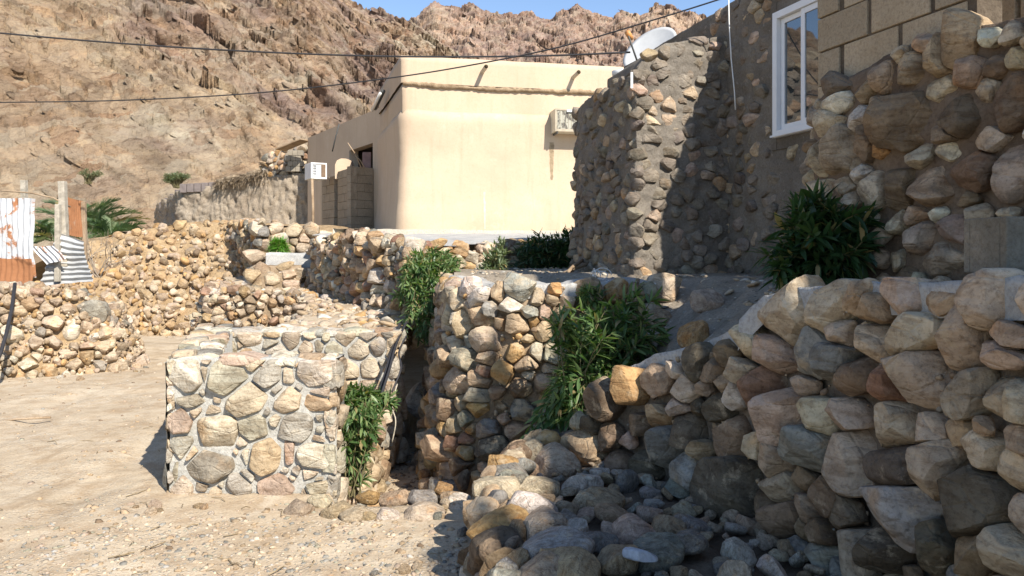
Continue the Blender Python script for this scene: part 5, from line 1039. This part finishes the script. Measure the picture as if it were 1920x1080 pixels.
m_ = MB(); m_.tube([tip - axis * .0, tip - axis * .12], .035, 10); put(m_.build('receiver', m_flat('orange_cap', (.60, .27, .08), .5), dish, True), dish)
m_ = MB(); a, b = P(1184, 136, 7.5), P(1188, 166, 7.5); m_.box((a.x - .010, 7.48, b.z), (a.x + .012, 7.5, a.z)); tag(m_.build('white_batten', WHT), 'narrow white batten hanging over the corner of the mud wall', 'batten')
m_ = MB(); m_.tube([P(1150, 138, 8.6), P(1176, 134, 8.5)], .035, 10); tag(m_.build('gutter_pipe', WHT, None, True), 'short white pipe poking out over the top of the mud wall', 'pipe')
# power lines
WIRE = m_flat('black_cable', (.035, .033, .035), .6)
def wire(name, pts, D0, D1, r, label):
    n = len(pts); V = [P(x, y, D0 + (D1 - D0) * (x - pts[0][0]) / (pts[-1][0] - pts[0][0])) for x, y in pts]; out = []
    for i in range(n - 1):
        a, b, c, d = V[max(i - 1, 0)], V[i], V[i + 1], V[min(i + 2, n - 1)]
        for k in range(6): t_ = k / 6; out.append(.5 * ((2 * b) + (c - a) * t_ + (2 * a - 5 * b + 4 * c - d) * t_ ** 2 + (3 * b - a - 3 * c + d) * t_ ** 3))
    out.append(V[-1]); m_ = MB(); m_.tube(out, r, 6); tag(m_.build(name, WIRE, None, True), label, 'cable')
wire('power_cable', [(-1500, -160), (-700, -20), (-300, 32), (0, 62), (250, 83), (500, 98), (750, 106), (1000, 105), (1182, 98)], 13, 10, .012, 'upper thick black power cable running to the satellite dish')
wire('power_cable', [(-1500, 150), (-700, 190), (-300, 195), (0, 192), (200, 189), (400, 180), (560, 167), (755, 143), (900, 119), (1050, 88), (1200, 45), (1345, 0), (1480, -46)], 13, 7.3, .0075, 'lower thin black cable rising to the roof of the mud house')

# ------------------------------------------------------------------ old mud house behind the mound
omh = thing('old_mud_house', 'old pale mud house with a sagging thatch roof edge behind the mound', 'house', tuple(P(440, 430, 26)))
def wpt(px, D, yb, yt): b, t_ = P(px, yb, D), P(px, yt, D); return (b.x, b.y, b.z - .5, t_.z)
W_OM = Wall([wpt(297, 31, 420, 385), wpt(338, 26.0, 430, 361), wpt(350, 25.9, 430, 356), wpt(430, 25.6, 430, 344), wpt(500, 25.3, 430, 332), wpt(570, 25.1, 430, 325), wpt(600, 25.0, 430, 325)], 0, 2.5, smooth=False)
def hfm(u, z): return .17 * fbm(np.stack([u * 5.5 + z * .8, z * 2.2, 0 * u], 1), 5, 7, .65, True) + .03
put(body(W_OM, omh, MUD2, 'mud_wall', 0, 1.5, .05, .05, .05, 3, hf=hfm, seed=7), omh)
for k in range(6):
    a = P(338 + k * 13.5, 352 - k * .8, 25.7); m_ = MB(); m_.box((a.x, a.y - .05, a.z - .16), (a.x + .21, a.y + .2, a.z + .12)); put(m_.build('block', m_flat('purplish_block', (.20, .165, .15), .9), omh, False, .01), omh)
for k in range(4):
    a = P(300 + k * 9.5, 384 - k * 7.5, 29.5 - k * 1.0); m_ = MB(); m_.box((a.x, a.y - .05, a.z - .3), (a.x + .22, a.y + .9, a.z + .1)); put(m_.build('block', m_flat('purplish_block_dark', (.17, .14, .13), .9), omh, False, .01), omh)
W_OU = Wall([wpt(488, 25.6, 330, 296), wpt(515, 25.4, 330, 287), wpt(540, 25.3, 330, 281), wpt(569, 25.2, 330, 278)], 0, 5, smooth=False)
fill(W_OU, omh, MS, (), RS(91), .05, .11, 1.3, 'tcgbo', 2, .9, .01, .7, .0, .04, 300, .05, None, .86, .06, .6, 3000)
put(body(W_OU, omh, MUD2, 'upper_mud_wall', .05, .5, .08, .08, .08, 3, seed=8), omh)
for r in range(4):
    for k in range(3):
        a = P(537 + k * 9.5 + (r % 2) * 4, 322 - r * 10, 25.0); m_ = MB(); m_.box((a.x, a.y - .1, a.z), (a.x + .15, a.y + .1, a.z + .155)); put(m_.build('block', m_flat('grey_block', (.31, .27, .21), .9) if 'grey_block' not in bpy.data.materials else bpy.data.materials['grey_block'], omh, False, .006), omh)
# thatch edge: many thin stalks drooping over the wall top
t = NT('thatch'); v = t.obj(); t.color(t.mix(t.ramp(t.noise(v, 12, 4), (.35, 0.), (.65, 1.)), (.13, .095, .06), (.34, .26, .17))); THM = t.m
rr = RS(92); v = []; f = []
for k in range(900):
    px = rr.uniform(405, 503); tt_ = (px - 405) / 98; y0 = 346 - 24 * tt_ + rr.uniform(-6, 3); a = P(px, y0, 25.6 + rr.uniform(-.35, .5)); l_ = rr.uniform(.25, .6) * (.5 + .6 * tt_); d_ = Vector((rr.normal() * .35 - .25, -rr.uniform(.3, .8), -rr.uniform(.15, .8))).normalized() * l_; w_ = Vector((.018, .0, .01)); n = len(v)
    v += [tuple(a - w_), tuple(a + w_), tuple(a + d_ + w_ * .5), tuple(a + d_ - w_ * .5)]; f.append((n, n + 1, n + 2, n + 3))
o = put(npmesh('thatch', v, f, THM, omh, False), omh); o['kind'] = 'stuff'
m_ = MB()
for k in range(7): a = P(408 + k * 14.5, 342 - k * 3.2, 25.7); m_.tube([a, a + Vector((.28, .0, .08)), a + Vector((.5, .1, .02))], .10 + .03 * math.sin(k * 2), 7)
put(m_.build('roof_brush', THM, omh, True), omh)
m_ = MB(); a, b = P(525, 281, 24.6), P(572, 262, 24.2); m_.box((0, -.22, -.02), ((b - a).length, .22, .02), Matrix.Translation(a) @ (b - a).to_track_quat('X', 'Z').to_matrix().to_4x4()); put(m_.build('roof_board', WOOD, omh), omh)

# ------------------------------------------------------------------ corrugated sheets, posts, hose on the left
def m_tin(name, base, rust, thr):
    t = NT(name); v = t.obj(); n_ = t.noise(v, 2.2, 7, .7, .5); fac = t.ramp(n_, (thr, 0.), (thr + .06, 1.))
    c = t.mix(t.ramp(t.noise(v, 9, 6, .7), (.4, 1.), (.7, 0.)), base, tuple(x * .78 for x in base)); c = t.mix(fac, c, t.mix(t.noise(v, 14, 5), (.24, .10, .045), (.40, .19, .09)))
    t.color(c); t.t.links.new(t.ramp(fac, (0, .45), (1, .9)), t.b.inputs['Roughness']); t.b.inputs['Metallic'].default_value = .15; t.bump(t.noise(v, 30, 4), .2, .004); return t.m
TINW = m_tin('white_rusted_tin', (.55, .56, .57), None, .535); TINR = m_tin('rusty_tin', (.36, .22, .14), None, .40); TING = m_tin('grey_tin', (.50, .50, .49), None, .66); TINB = m_tin('brown_rust_tin', (.42, .18, .08), None, .42)
def sheet(name, label, corners, mat, wl=.10, amp=.018, across=True, D=12.0, bend=0.0, seed=1, nu=90, nv=24, Ds=None):
    c4 = [P(x, y, (Ds[i] if Ds else D)) for i, (x, y) in enumerate(corners)]      # tl, tr, br, bl
    n_ = (c4[1] - c4[0]).cross(c4[3] - c4[0]).normalized(); Lw = (c4[1] - c4[0]).length if across else (c4[3] - c4[0]).length; v = []
    for side in (0, .004):
        for i in range(nu):
            s = i / (nu - 1)
            for j in range(nv):
                t_ = j / (nv - 1); p = c4[0].lerp(c4[1], s).lerp(c4[3].lerp(c4[2], s), t_); ph = (s if across else t_) * Lw / wl * 2 * math.pi
                dd = amp * math.sin(ph) + bend * math.sin(math.pi * (t_ if across else s)) + side; v.append(tuple(p + n_ * dd))
    v = np.array(v); v += np.stack([fbm(v * 1.8 + k * 9, 3, seed + k) for k in range(3)], 1) * .07
    f = np.concatenate([gridfaces(nu, nv), gridfaces(nu, nv)[:, ::-1] + nu * nv]); return tag(npmesh(name, v, f, mat), label, 'metal sheet')
sheet('corrugated_sheet', 'large white corrugated metal sheet spotted with rust standing on the low stone wall', [(-190, 355), (62, 371), (62, 520), (-190, 540)], TINW, .085, .014, True, 12.2, seed=1, nu=200)
sheet('corrugated_sheet', 'rust brown torn sheet leaning at the foot of the big white metal sheet', [(-150, 492), (62, 482), (58, 545), (-150, 540)], TINB, .085, .010, True, 12.0, seed=5)
sheet('corrugated_sheet', 'shiny corrugated sheet with horizontal ribs propped by the wooden posts', [(112, 438), (158, 452), (174, 528), (72, 536)], TING, .10, .017, False, 12.4, bend=.05, seed=9, nu=60, nv=110)
sheet('corrugated_sheet', 'small pale metal sheet leaning between the white sheet and the ribbed sheet', [(62, 462), (100, 458), (124, 484), (88, 494)], TINW, .08, .012, True, 12.3, seed=13)
sheet('corrugated_sheet', 'narrow upright rusty metal sheet between the two wooden posts', [(123, 366), (160, 380), (163, 446), (127, 444)], TINR, .07, .012, True, 12.9, seed=17, Ds=[12.7, 13.4, 13.4, 12.7])
for (x0, y0, x1, y1, D, r, lb) in ((117, 340, 123, 440, 12.5, .05, 'tallest pale square wooden post among the metal sheets'), (109, 383, 108, 468, 12.4, .036, 'thin grey post standing in front of the tall pale post'), (45, 338, 47, 372, 12.6, .04, 'pale post top showing behind the large white metal sheet'), (157, 378, 160, 452, 13.3, .032, 'brown post at the far edge of the rusty sheet')):
    a, b = P(x0, y0, D), P(x1, y1 + 60, D); m_ = MB(); d_ = (b - a); m_.box((-r, -r, 0), (r, r, d_.length), Matrix.Translation(a) @ d_.to_track_quat('Z', 'Y').to_matrix().to_4x4()); tag(m_.build('wooden_post', m_flat('pale_post', (.46, .41, .33), .85, 0, .1, .2, 15) if 'pale' in lb else WOOD, None, False, .006), lb, 'post')
m_ = MB(); m_.tube([P(-60, 345, 12.5), P(0, 357, 12.5), P(60, 362, 12.4), P(100, 371, 12.4), P(132, 388, 12.6)], .014, 6); tag(m_.build('bent_branch', WOOD, None, True), 'thin bent branch tied across the tops of the metal sheets', 'branch')
m_ = MB(); m_.tube([P(28, 532, 11.2), P(22, 580, 10.8), P(12, 625, 10.3), P(2, 660, 10.0), P(-30, 730, 9.6)], .024, 10); tag(m_.build('black_hose', WIRE, None, True), 'thick black hose hanging down the low stone wall on the left', 'hose')
m_ = MB(); m_.tube([P(0, 790, 9), P(30, 787, 9), P(95, 784, 9)], .012, 6); o = m_.build('stick', WOOD, None, True); o.location.z = .0; tag(o, 'short dark stick lying across the sandy path', 'stick')
o.location = Vector((0, 0, 0)); 
for vtx in o.data.vertices: vtx.co = Vector((vtx.co.x * .875, vtx.co.y * .875, vtx.co.z + (.02 - P(0, 787, 9).z)))
t = Vector()
# ------------------------------------------------------------------ plants
def m_leaf(name, c1, c2, c3, tr=.25):
    t = NT(name); inf = t.n('ObjectInfo'); at = t.n('Attribute'); at.attribute_name = 'leafvar'; f_ = t.math('FRACT', t.math('ADD', inf.outputs['Random'], at.outputs['Fac']))
    c = t.ramp(f_, (.0, c1), (.5, c2), (.93, c3), (.96, (.30, .23, .11))); t.color(c); t.b.inputs['Roughness'].default_value = .42; t.b.inputs['Specular IOR Level'].default_value = .45
    tl = t.n('BsdfTranslucent'); t.t.links.new(t.mix(1, c, (1.6, 1.9, .6), 'MULTIPLY'), tl.inputs[0]); mx = t.n('MixShader'); mx.inputs[0].default_value = tr
    t.t.links.new(t.b.outputs[0], mx.inputs[1]); t.t.links.new(tl.outputs[0], mx.inputs[2]); t.t.links.new(mx.outputs[0], t.t.nodes['Material Output'].inputs[0]); return t.m
LEAF = m_leaf('oleander_leaf', (.045, .095, .028), (.09, .155, .05), (.20, .26, .10), .32); LEAFP = m_leaf('grey_green_leaf', (.10, .14, .07), (.15, .19, .10), (.24, .26, .15))
LEAFD = m_leaf('shade_toned_leaf', (.022, .05, .018), (.035, .075, .025), (.06, .10, .035)); LEAFG = m_leaf('fresh_grass', (.07, .19, .02), (.11, .26, .03), (.17, .32, .06)); PALM = m_leaf('palm_leaf', (.085, .13, .06), (.12, .18, .085), (.19, .22, .12)); STEM = m_flat('green_brown_stem', (.17, .145, .07), .8, 0, .2, .2, 20)  # the dark leaf greens carry the shade their bushes stand in
TWIG = m_flat('bare_twig', (.36, .29, .22), .85, 0, .1, .2, 12)
def leaf_template(w=.11, curl=.18, fold=.25, n=6):
    v = []; 
    for i in range(n + 1):
        s = i / n; ww = w * math.sin(math.pi * min(1, s * .96 + .04) ** .8) ** .85; z = -curl * s * s
        v += [(s, -ww, z + fold * ww), (s, 0, z), (s, ww, z + fold * ww)]
    f = []
    for i in range(n):
        for k in (0, 1): a = i * 3 + k; f.append((a, a + 3, a + 4, a + 1))
    return np.array(v), np.array(f)
def crs(a, b): return np.array((a[1] * b[2] - a[2] * b[1], a[2] * b[0] - a[0] * b[2], a[0] * b[1] - a[1] * b[0]))
def nrm(a): return a / (math.sqrt(a[0] * a[0] + a[1] * a[1] + a[2] * a[2]) + 1e-9)
LT = [leaf_template(.105, .15), leaf_template(.12, .30), leaf_template(.09, .05, .35)]
def tube_np(P0, P1, P2, r0, r1, n=5, seg=6):
    ts = np.linspace(0, 1, seg)[:, None]; c = (1 - ts) ** 2 * P0 + 2 * ts * (1 - ts) * P1 + ts ** 2 * P2; tg = np.gradient(c, axis=0); tg /= np.linalg.norm(tg, axis=1)[:, None] + 1e-9
    a = np.cross(tg, np.array((.1, .2, 1.0))); a /= np.linalg.norm(a, axis=1)[:, None] + 1e-9; b = np.cross(tg, a); r = np.linspace(r0, r1, seg); th = np.arange(n) * 2 * np.pi / n
    v = (c[:, None] + (a[:, None] * np.cos(th)[None, :, None] + b[:, None] * np.sin(th)[None, :, None]) * r[:, None, None]).reshape(-1, 3)
    i = np.arange(seg - 1)[:, None] * n; k = np.arange(n)[None]; f = np.stack([i + k, i + (k + 1) % n, i + n + (k + 1) % n, i + n + k], -1).reshape(-1, 4); return c, v, f
leaf_meshes = {}
def bush(name, label, cat, roots, lobes, nst, leaf, mat, seed, per=3, nodes=12, t0=.3, sz=.25, maxobj=300, spread=.75, droop=.1, wr=1.0, clip=None, stemr=.006, group=None):
    """stems run from a root into a point of one of the lobes (centre, radii, weight); whorls of leaves along their outer part"""
    rr = RS(seed); root = thing(name, label, cat, tuple(roots[0]), group); lw = np.array([l[2] for l in lobes], float); lw /= lw.sum(); SV, SF, n0 = [], [], 0; LMs = []
    for k in range(nst):
        c, rad, _ = lobes[rr.choice(len(lobes), p=lw)]; d = rr.normal(size=3); d /= np.linalg.norm(d); q = np.array(c) + d * np.array(rad) * rr.uniform(.35, 1.0) ** .5
        r0 = np.array(roots[rr.randint(len(roots))]) + rr.normal(size=3) * np.array((.05, .05, .01)); mid = (r0 + q) / 2 + np.array((0, 0, np.linalg.norm(q - r0) * rr.uniform(.05, .35))) + rr.normal(size=3) * .05; q = q - np.array((0, 0, droop * rr.uniform(0, 1)))
        cl, v, f = tube_np(r0, mid, q, stemr, stemr * .4); SV.append(v); SF.append(f + n0); n0 += len(v)
        for i in range(nodes):
            t_ = t0 + (1 - t0) * (i + rr.uniform(0, .6)) / nodes; ts = min(t_, 1); p = (1 - ts) ** 2 * r0 + 2 * ts * (1 - ts) * mid + ts ** 2 * q; tg = 2 * (1 - ts) * (mid - r0) + 2 * ts * (q - mid); tg = nrm(tg)
            tip = i >= nodes - 2
            for j in range(per + (2 if tip else 0)):
                e = rr.normal(size=3); e -= tg * (e @ tg); e = nrm(e); dr = tg * (.9 if tip else .55) + e * spread + np.array((0, 0, -droop * .8)); dr = nrm(dr)
                up = np.array((0, 0, 1.0)) + rr.normal(size=3) * .35; sx = nrm(crs(up, dr)); nz = crs(dr, sx); L = leaf * rr.uniform(1 - sz, 1 + sz) * (.75 if tip and j > per else 1)
                Mx = np.stack([dr * L, sx * L * wr, nz * L], 1)
                if clip is not None and not clip(p): continue
                LMs.append((p, Mx, rr.randint(3)))
    o = npmesh('stems', np.concatenate(SV), np.concatenate(SF), STEM, root); put(o, root)
    dist = np.array([p[0][1] * 1.0 - p[0][2] * .6 + rr.uniform(0, .25) for p in LMs]); od = np.argsort(dist); V, Fc, A_ = [], [], []; n0 = 0
    for r_, idx in enumerate(od):
        p, Mx, ty = LMs[idx]
        if r_ < maxobj:
            key = (ty, mat.name)
            if key not in leaf_meshes: t_ = npmesh('leaf', LT[ty][0], LT[ty][1], mat); leaf_meshes[key] = t_.data; bpy.data.objects.remove(t_)
            lo = bpy.data.objects.new('leaf', leaf_meshes[key]); C.objects.link(lo); M4 = np.eye(4); M4[:3, :3] = Mx; M4[:3, 3] = p; lo.matrix_world = Matrix(M4.tolist()); put(lo, root)
        else:
            v = LT[ty][0] @ Mx.T + p; V.append(v); Fc.append(LT[ty][1] + n0); n0 += len(v); A_.append(np.full(len(v), rr.uniform()))
    if V:
        o = npmesh('foliage', np.concatenate(V), np.concatenate(Fc), mat, root); put(o, root); o['kind'] = 'stuff'
        at = o.data.attributes.new('leafvar', 'FLOAT', 'POINT'); at.data.foreach_set('value', np.concatenate(A_).astype(np.float32))
    return root
def pt(px, py, D): return tuple(P(px, py, D))
OB = 'leafy oleander like bushes among the walls'
bush('leafy_bush', 'big sunlit leafy bush spilling over the wall below the cream house', 'bush', [pt(800, 520, 9.3), pt(780, 560, 8.8), pt(815, 500, 9.6)],
     [(pt(800, 530, 8.7), (.36, .35, .30), 3), (pt(835, 495, 9.0), (.22, .3, .14), 1.6), (pt(765, 535, 8.7), (.18, .25, .22), 1), (pt(790, 600, 8.2), (.20, .25, .22), 1.3), (pt(800, 480, 9.2), (.34, .2, .10), .7)], 210, .095, LEAF, 201, per=3, nodes=7, t0=.45, group=OB)
bush('leafy_bush', 'upright greyish bush beside the big sunlit bush, half in shade', 'bush', [pt(915, 545, 9.4)], [(pt(925, 500, 9.3), (.17, .22, .26), 3), (pt(942, 460, 9.4), (.08, .12, .12), 1), (pt(905, 530, 9.2), (.14, .15, .12), 1)], 120, .075, LEAFP, 202, nodes=7, t0=.3, maxobj=200, group=OB)
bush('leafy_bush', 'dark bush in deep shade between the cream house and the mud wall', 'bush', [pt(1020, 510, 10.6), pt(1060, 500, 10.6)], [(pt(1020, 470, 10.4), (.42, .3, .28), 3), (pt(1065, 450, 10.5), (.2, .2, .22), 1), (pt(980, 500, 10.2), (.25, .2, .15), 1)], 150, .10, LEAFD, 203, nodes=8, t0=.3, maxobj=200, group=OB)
bush('leafy_bush', 'fresh green bush hugging the right end of the mortared enclosure', 'bush', [pt(655, 925, 5.75), pt(690, 760, 6.2), pt(640, 740, 6.0)],
     [(pt(664, 790, 5.75), (.17, .16, .18), 3), (pt(662, 865, 5.75), (.13, .12, .15), 2.4), (pt(655, 740, 5.9), (.11, .13, .08), 1.2), (pt(690, 770, 5.9), (.07, .1, .13), 1.3), (pt(728, 735, 6.1), (.06, .08, .05), .8)], 130, .085, LEAF, 204, nodes=7, t0=.35, maxobj=300, group=OB)
bush('leafy_bush', 'large glossy bush in the notch beside the curved wall, lit on its left', 'bush', [pt(1150, 700, 5.7), pt(1130, 640, 6.0), pt(1080, 800, 5.4)],
     [(pt(1060, 740, 5.35), (.13, .22, .19), 2.6), (pt(1120, 620, 5.6), (.24, .3, .22), 3), (pt(1190, 600, 5.7), (.26, .25, .28), 3.2), (pt(1050, 600, 5.6), (.09, .2, .13), .9), (pt(1160, 690, 5.5), (.18, .2, .16), 1.5), (pt(1010, 810, 5.35), (.10, .12, .07), .8)], 190, .108, LEAF, 205, nodes=7, t0=.35, maxobj=300, group=OB)
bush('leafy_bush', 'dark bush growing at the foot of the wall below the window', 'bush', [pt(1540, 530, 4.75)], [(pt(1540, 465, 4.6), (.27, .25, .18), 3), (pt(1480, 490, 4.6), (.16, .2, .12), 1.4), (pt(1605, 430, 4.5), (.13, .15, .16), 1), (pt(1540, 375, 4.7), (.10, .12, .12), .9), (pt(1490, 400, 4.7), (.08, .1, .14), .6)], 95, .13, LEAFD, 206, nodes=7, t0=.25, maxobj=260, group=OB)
bush('grass_tuft', 'small bright green tuft on the rough stone steps', 'plant', [pt(523, 474, 15.2)], [(pt(522, 462, 15.2), (.20, .15, .10), 1), (pt(522, 452, 15.2), (.12, .12, .06), .6)], 130, .11, LEAFG, 207, nodes=4, t0=.4, maxobj=0, wr=.7)
bush('low_weed', 'small weed on the terrace edge by the bare twigs', 'plant', [pt(1110, 560, 6.3)], [(pt(1110, 545, 6.3), (.10, .1, .06), 1)], 20, .08, LEAF, 208, nodes=4, maxobj=0)
# palm clump and scrub behind the metal sheets
def palm(name, label, base, n, L, seed, mat=PALM, up=.6, width=.5):
    rr = RS(seed); root = thing(name, label, 'palm', tuple(base)); V, Fc, A_, n0 = [], [], [], 0
    for k in range(n):
        a = rr.uniform(0, 6.28); el = rr.uniform(.15, 1.4); l_ = L * rr.uniform(.7, 1.1); d = np.array((math.cos(a) * math.cos(el), math.sin(a) * math.cos(el), math.sin(el))); b = np.array(base) + rr.normal(size=3) * np.array((.12, .12, .03))
        m1 = b + d * l_ * .55; e = b + d * l_ * .85 + np.array((math.cos(a) * .25 * l_, math.sin(a) * .25 * l_, -.28 * l_)); cl, v, f = tube_np(b, m1, e, .014, .004, 4, 8); vv, ff = [v], [f]; m_ = len(v)
        for i in range(34):
            t_ = .12 + .88 * i / 34; p = (1 - t_) ** 2 * b + 2 * t_ * (1 - t_) * m1 + t_ ** 2 * e; tg = (1 - t_) * (m1 - b) + t_ * (e - m1); tg /= np.linalg.norm(tg); sd = nrm(crs(tg, (0, 0, 1.))); ll = l_ * .24 * math.sin(math.pi * (.15 + .8 * t_)) + .04
            for s_ in (-1, 1):
                dr = tg * .75 + sd * s_ * .8 + np.array((0, 0, .25)) + rr.normal(size=3) * .12; dr = nrm(dr); w_ = crs(dr, (0, 0, 1.)) * .012 + np.array((0, 0, .008))
                vv.append(np.stack([p - w_, p + w_, p + dr * ll + w_ * .2, p + dr * ll - w_ * .2])); ff.append(np.array([[m_, m_ + 1, m_ + 2, m_ + 3]])); m_ += 4
        v = np.concatenate(vv); f = np.concatenate(ff)
        fo = npmesh('frond', v, f, mat, root, False); put(fo, root); at = fo.data.attributes.new('leafvar', 'FLOAT', 'POINT'); at.data.foreach_set('value', np.full(len(v), rr.uniform(), dtype=np.float32))
    return root
palm('date_palm', 'bushy date palm with green fronds behind the upright rusty sheet', P(158, 440, 23), 55, 1.65, 301); palm('date_palm', 'lower palm clump to the right of the bushy date palm', P(205, 455, 22), 40, 1.2, 302); palm('date_palm', 'small palm clump showing between the white sheet and the posts', P(88, 448, 20), 26, .85, 303)
bush('scrub_bush', 'thin dry grey-green scrub at the foot of the hillside', 'bush', [pt(235, 510, 22), pt(210, 505, 21)], [(pt(225, 470, 22), (.9, .5, .35), 1), (pt(205, 430, 23), (.5, .4, .3), .6)], 120, .11, LEAFP, 305, nodes=7, t0=.25, maxobj=0, wr=.6, stemr=.009)
bush('thorn_tree', 'small flat-topped thorn tree on the slope above the old mud house', 'tree', [pt(332, 352, 33)], [(pt(333, 328, 33), (.62, .4, .13), 1), (pt(318, 334, 33), (.3, .3, .1), .5)], 170, .09, LEAFP, 306, nodes=6, t0=.55, maxobj=0, wr=.8, stemr=.014)
bush('thorn_tree', 'sparse thin thorn tree behind the date palm', 'tree', [pt(165, 345, 28)], [(pt(172, 322, 28), (.5, .3, .12), 1)], 50, .08, LEAFP, 307, nodes=5, t0=.6, maxobj=0, wr=.7, stemr=.012)
for (px, py, D, r, lb, sd) in ((608, 12, 76, 1.0, 'green shrub high on the rocky slope near the top edge', 311), (415, 45, 70, .7, 'upper small green shrub on the rocky slope above the power cable', 312), (272, 206, 50, .4, 'tiny grey shrub on the slope below the lower cable', 313), (468, 165, 58, .5, 'small pale shrub on the slope just above the lower cable', 314)):
    a = P(px, py, D); bush('slope_shrub', lb, 'bush', [(a.x, a.y, a.z - r * .6)], [((a.x, a.y - .5, a.z), (r, r, r * .45), 1)], 40, r * .28, LEAFP, sd, nodes=5, maxobj=0, stemr=.02)
# bare branches
rr = RS(320); SV, SF, n0 = [], [], 0
def twig(b, d, l_, r, dep):
    global n0
    e = b + d * l_; m_ = (b + e) / 2 + rr.normal(size=3) * l_ * .08; cl, v, f = tube_np(b, m_, e, r, r * .6, 5, 5); SV.append(v); SF.append(f + n0); n0 += len(v)
    if dep:
        for k in range(rr.randint(2, 4)): dd = d + rr.normal(size=3) * .42; dd /= np.linalg.norm(dd); twig(e if k else m_, dd, l_ * rr.uniform(.6, .85), r * .6, dep - 1)
for k in range(7): d = np.array((rr.normal() * .45 + .1, rr.normal() * .3, 1.0)); d /= np.linalg.norm(d); twig(np.array(P(178 + k * 2, 520, 14.5)), d, .38, .014, 4)
tag(npmesh('bare_shrub', np.concatenate(SV), np.concatenate(SF), TWIG), 'bare pale leafless shrub beside the ribbed metal sheet', 'bush')
# ------------------------------------------------------------------ hoses, wires and twigs by the drain
for pts, r, lb in (([(648, 925, 5.9), (655, 890, 6.0), (690, 790, 6.5), (715, 725, 7.0), (735, 660, 7.4), (752, 600, 8.4)], .017, 'thickest black pipe climbing out of the drain beside the enclosure'), ([(660, 900, 6.1), (705, 770, 6.6), (728, 700, 7.0), (745, 640, 7.5), (770, 590, 8.4)], .012, 'second black pipe running beside the thickest one up the drain'),
                   ([(735, 735, 6.6), (752, 690, 6.8), (748, 660, 7.2), (762, 630, 7.5)], .008, 'thin looping black cable by the drain pipes'), ([(735, 830, 6.2), (742, 790, 6.2), (735, 760, 6.3), (745, 720, 6.4)], .005, 'thin grey wire drooping in the dark drain')):
    m_ = MB(); V = [P(*q) for q in pts]; out = []
    for i in range(len(V) - 1):
        a, b, c, d = V[max(i - 1, 0)], V[i], V[i + 1], V[min(i + 2, len(V) - 1)]
        for k in range(5): t_ = k / 5; out.append(.5 * ((2 * b) + (c - a) * t_ + (2 * a - 5 * b + 4 * c - d) * t_ ** 2 + (3 * b - a - 3 * c + d) * t_ ** 3))
    out.append(V[-1]); m_.tube(out, r, 8); tag(m_.build('drain_hose', WIRE if 'grey' not in lb else PIPE, None, True), lb, 'pipe' if r > .01 else 'cable')
m_ = MB(); rr = RS(321)
for k in range(6):
    c0 = P(1118 + rr.uniform(-10, 14), 516, 6.6); R_ = rr.uniform(.04, .085); ax = rr.uniform(0, 3.1); m_.tube([(c0.x + R_ * math.cos(a) * math.cos(ax), c0.y + R_ * math.cos(a) * math.sin(ax), c0.z + R_ * .75 * math.sin(a)) for a in np.linspace(0, 5.5, 16)], .004, 5)
tag(m_.build('wire_coil', WHT, None, True), 'tangled pale wire coil on the edge of the terrace', 'wire')
m_ = MB(); q = [P(1130, 530, 6.62), P(1165, 533, 6.6), P(1200, 530, 6.65), P(1232, 532, 6.7), P(1255, 529, 6.8)]; m_.tube(q, .007, 6); tag(m_.build('pale_cord', WHT, None, True), 'pale cord lying along the terrace edge in a strip of sun', 'cord')
m_ = MB()
for x0, y0, x1, y1 in ((1040, 522, 1110, 492), (1060, 515, 1092, 488), (1035, 528, 1075, 505)): m_.tube([P(x0, y0, 8.2), P((x0 + x1) / 2, (y0 + y1) / 2 - 3, 8.4), P(x1, y1, 8.7)], .02, 6)
tag(m_.build('branch_pile', WOOD, None, True), 'dark sticks piled on the terrace at the foot of the mud wall', 'branches')

bpy.context.view_layer.update()
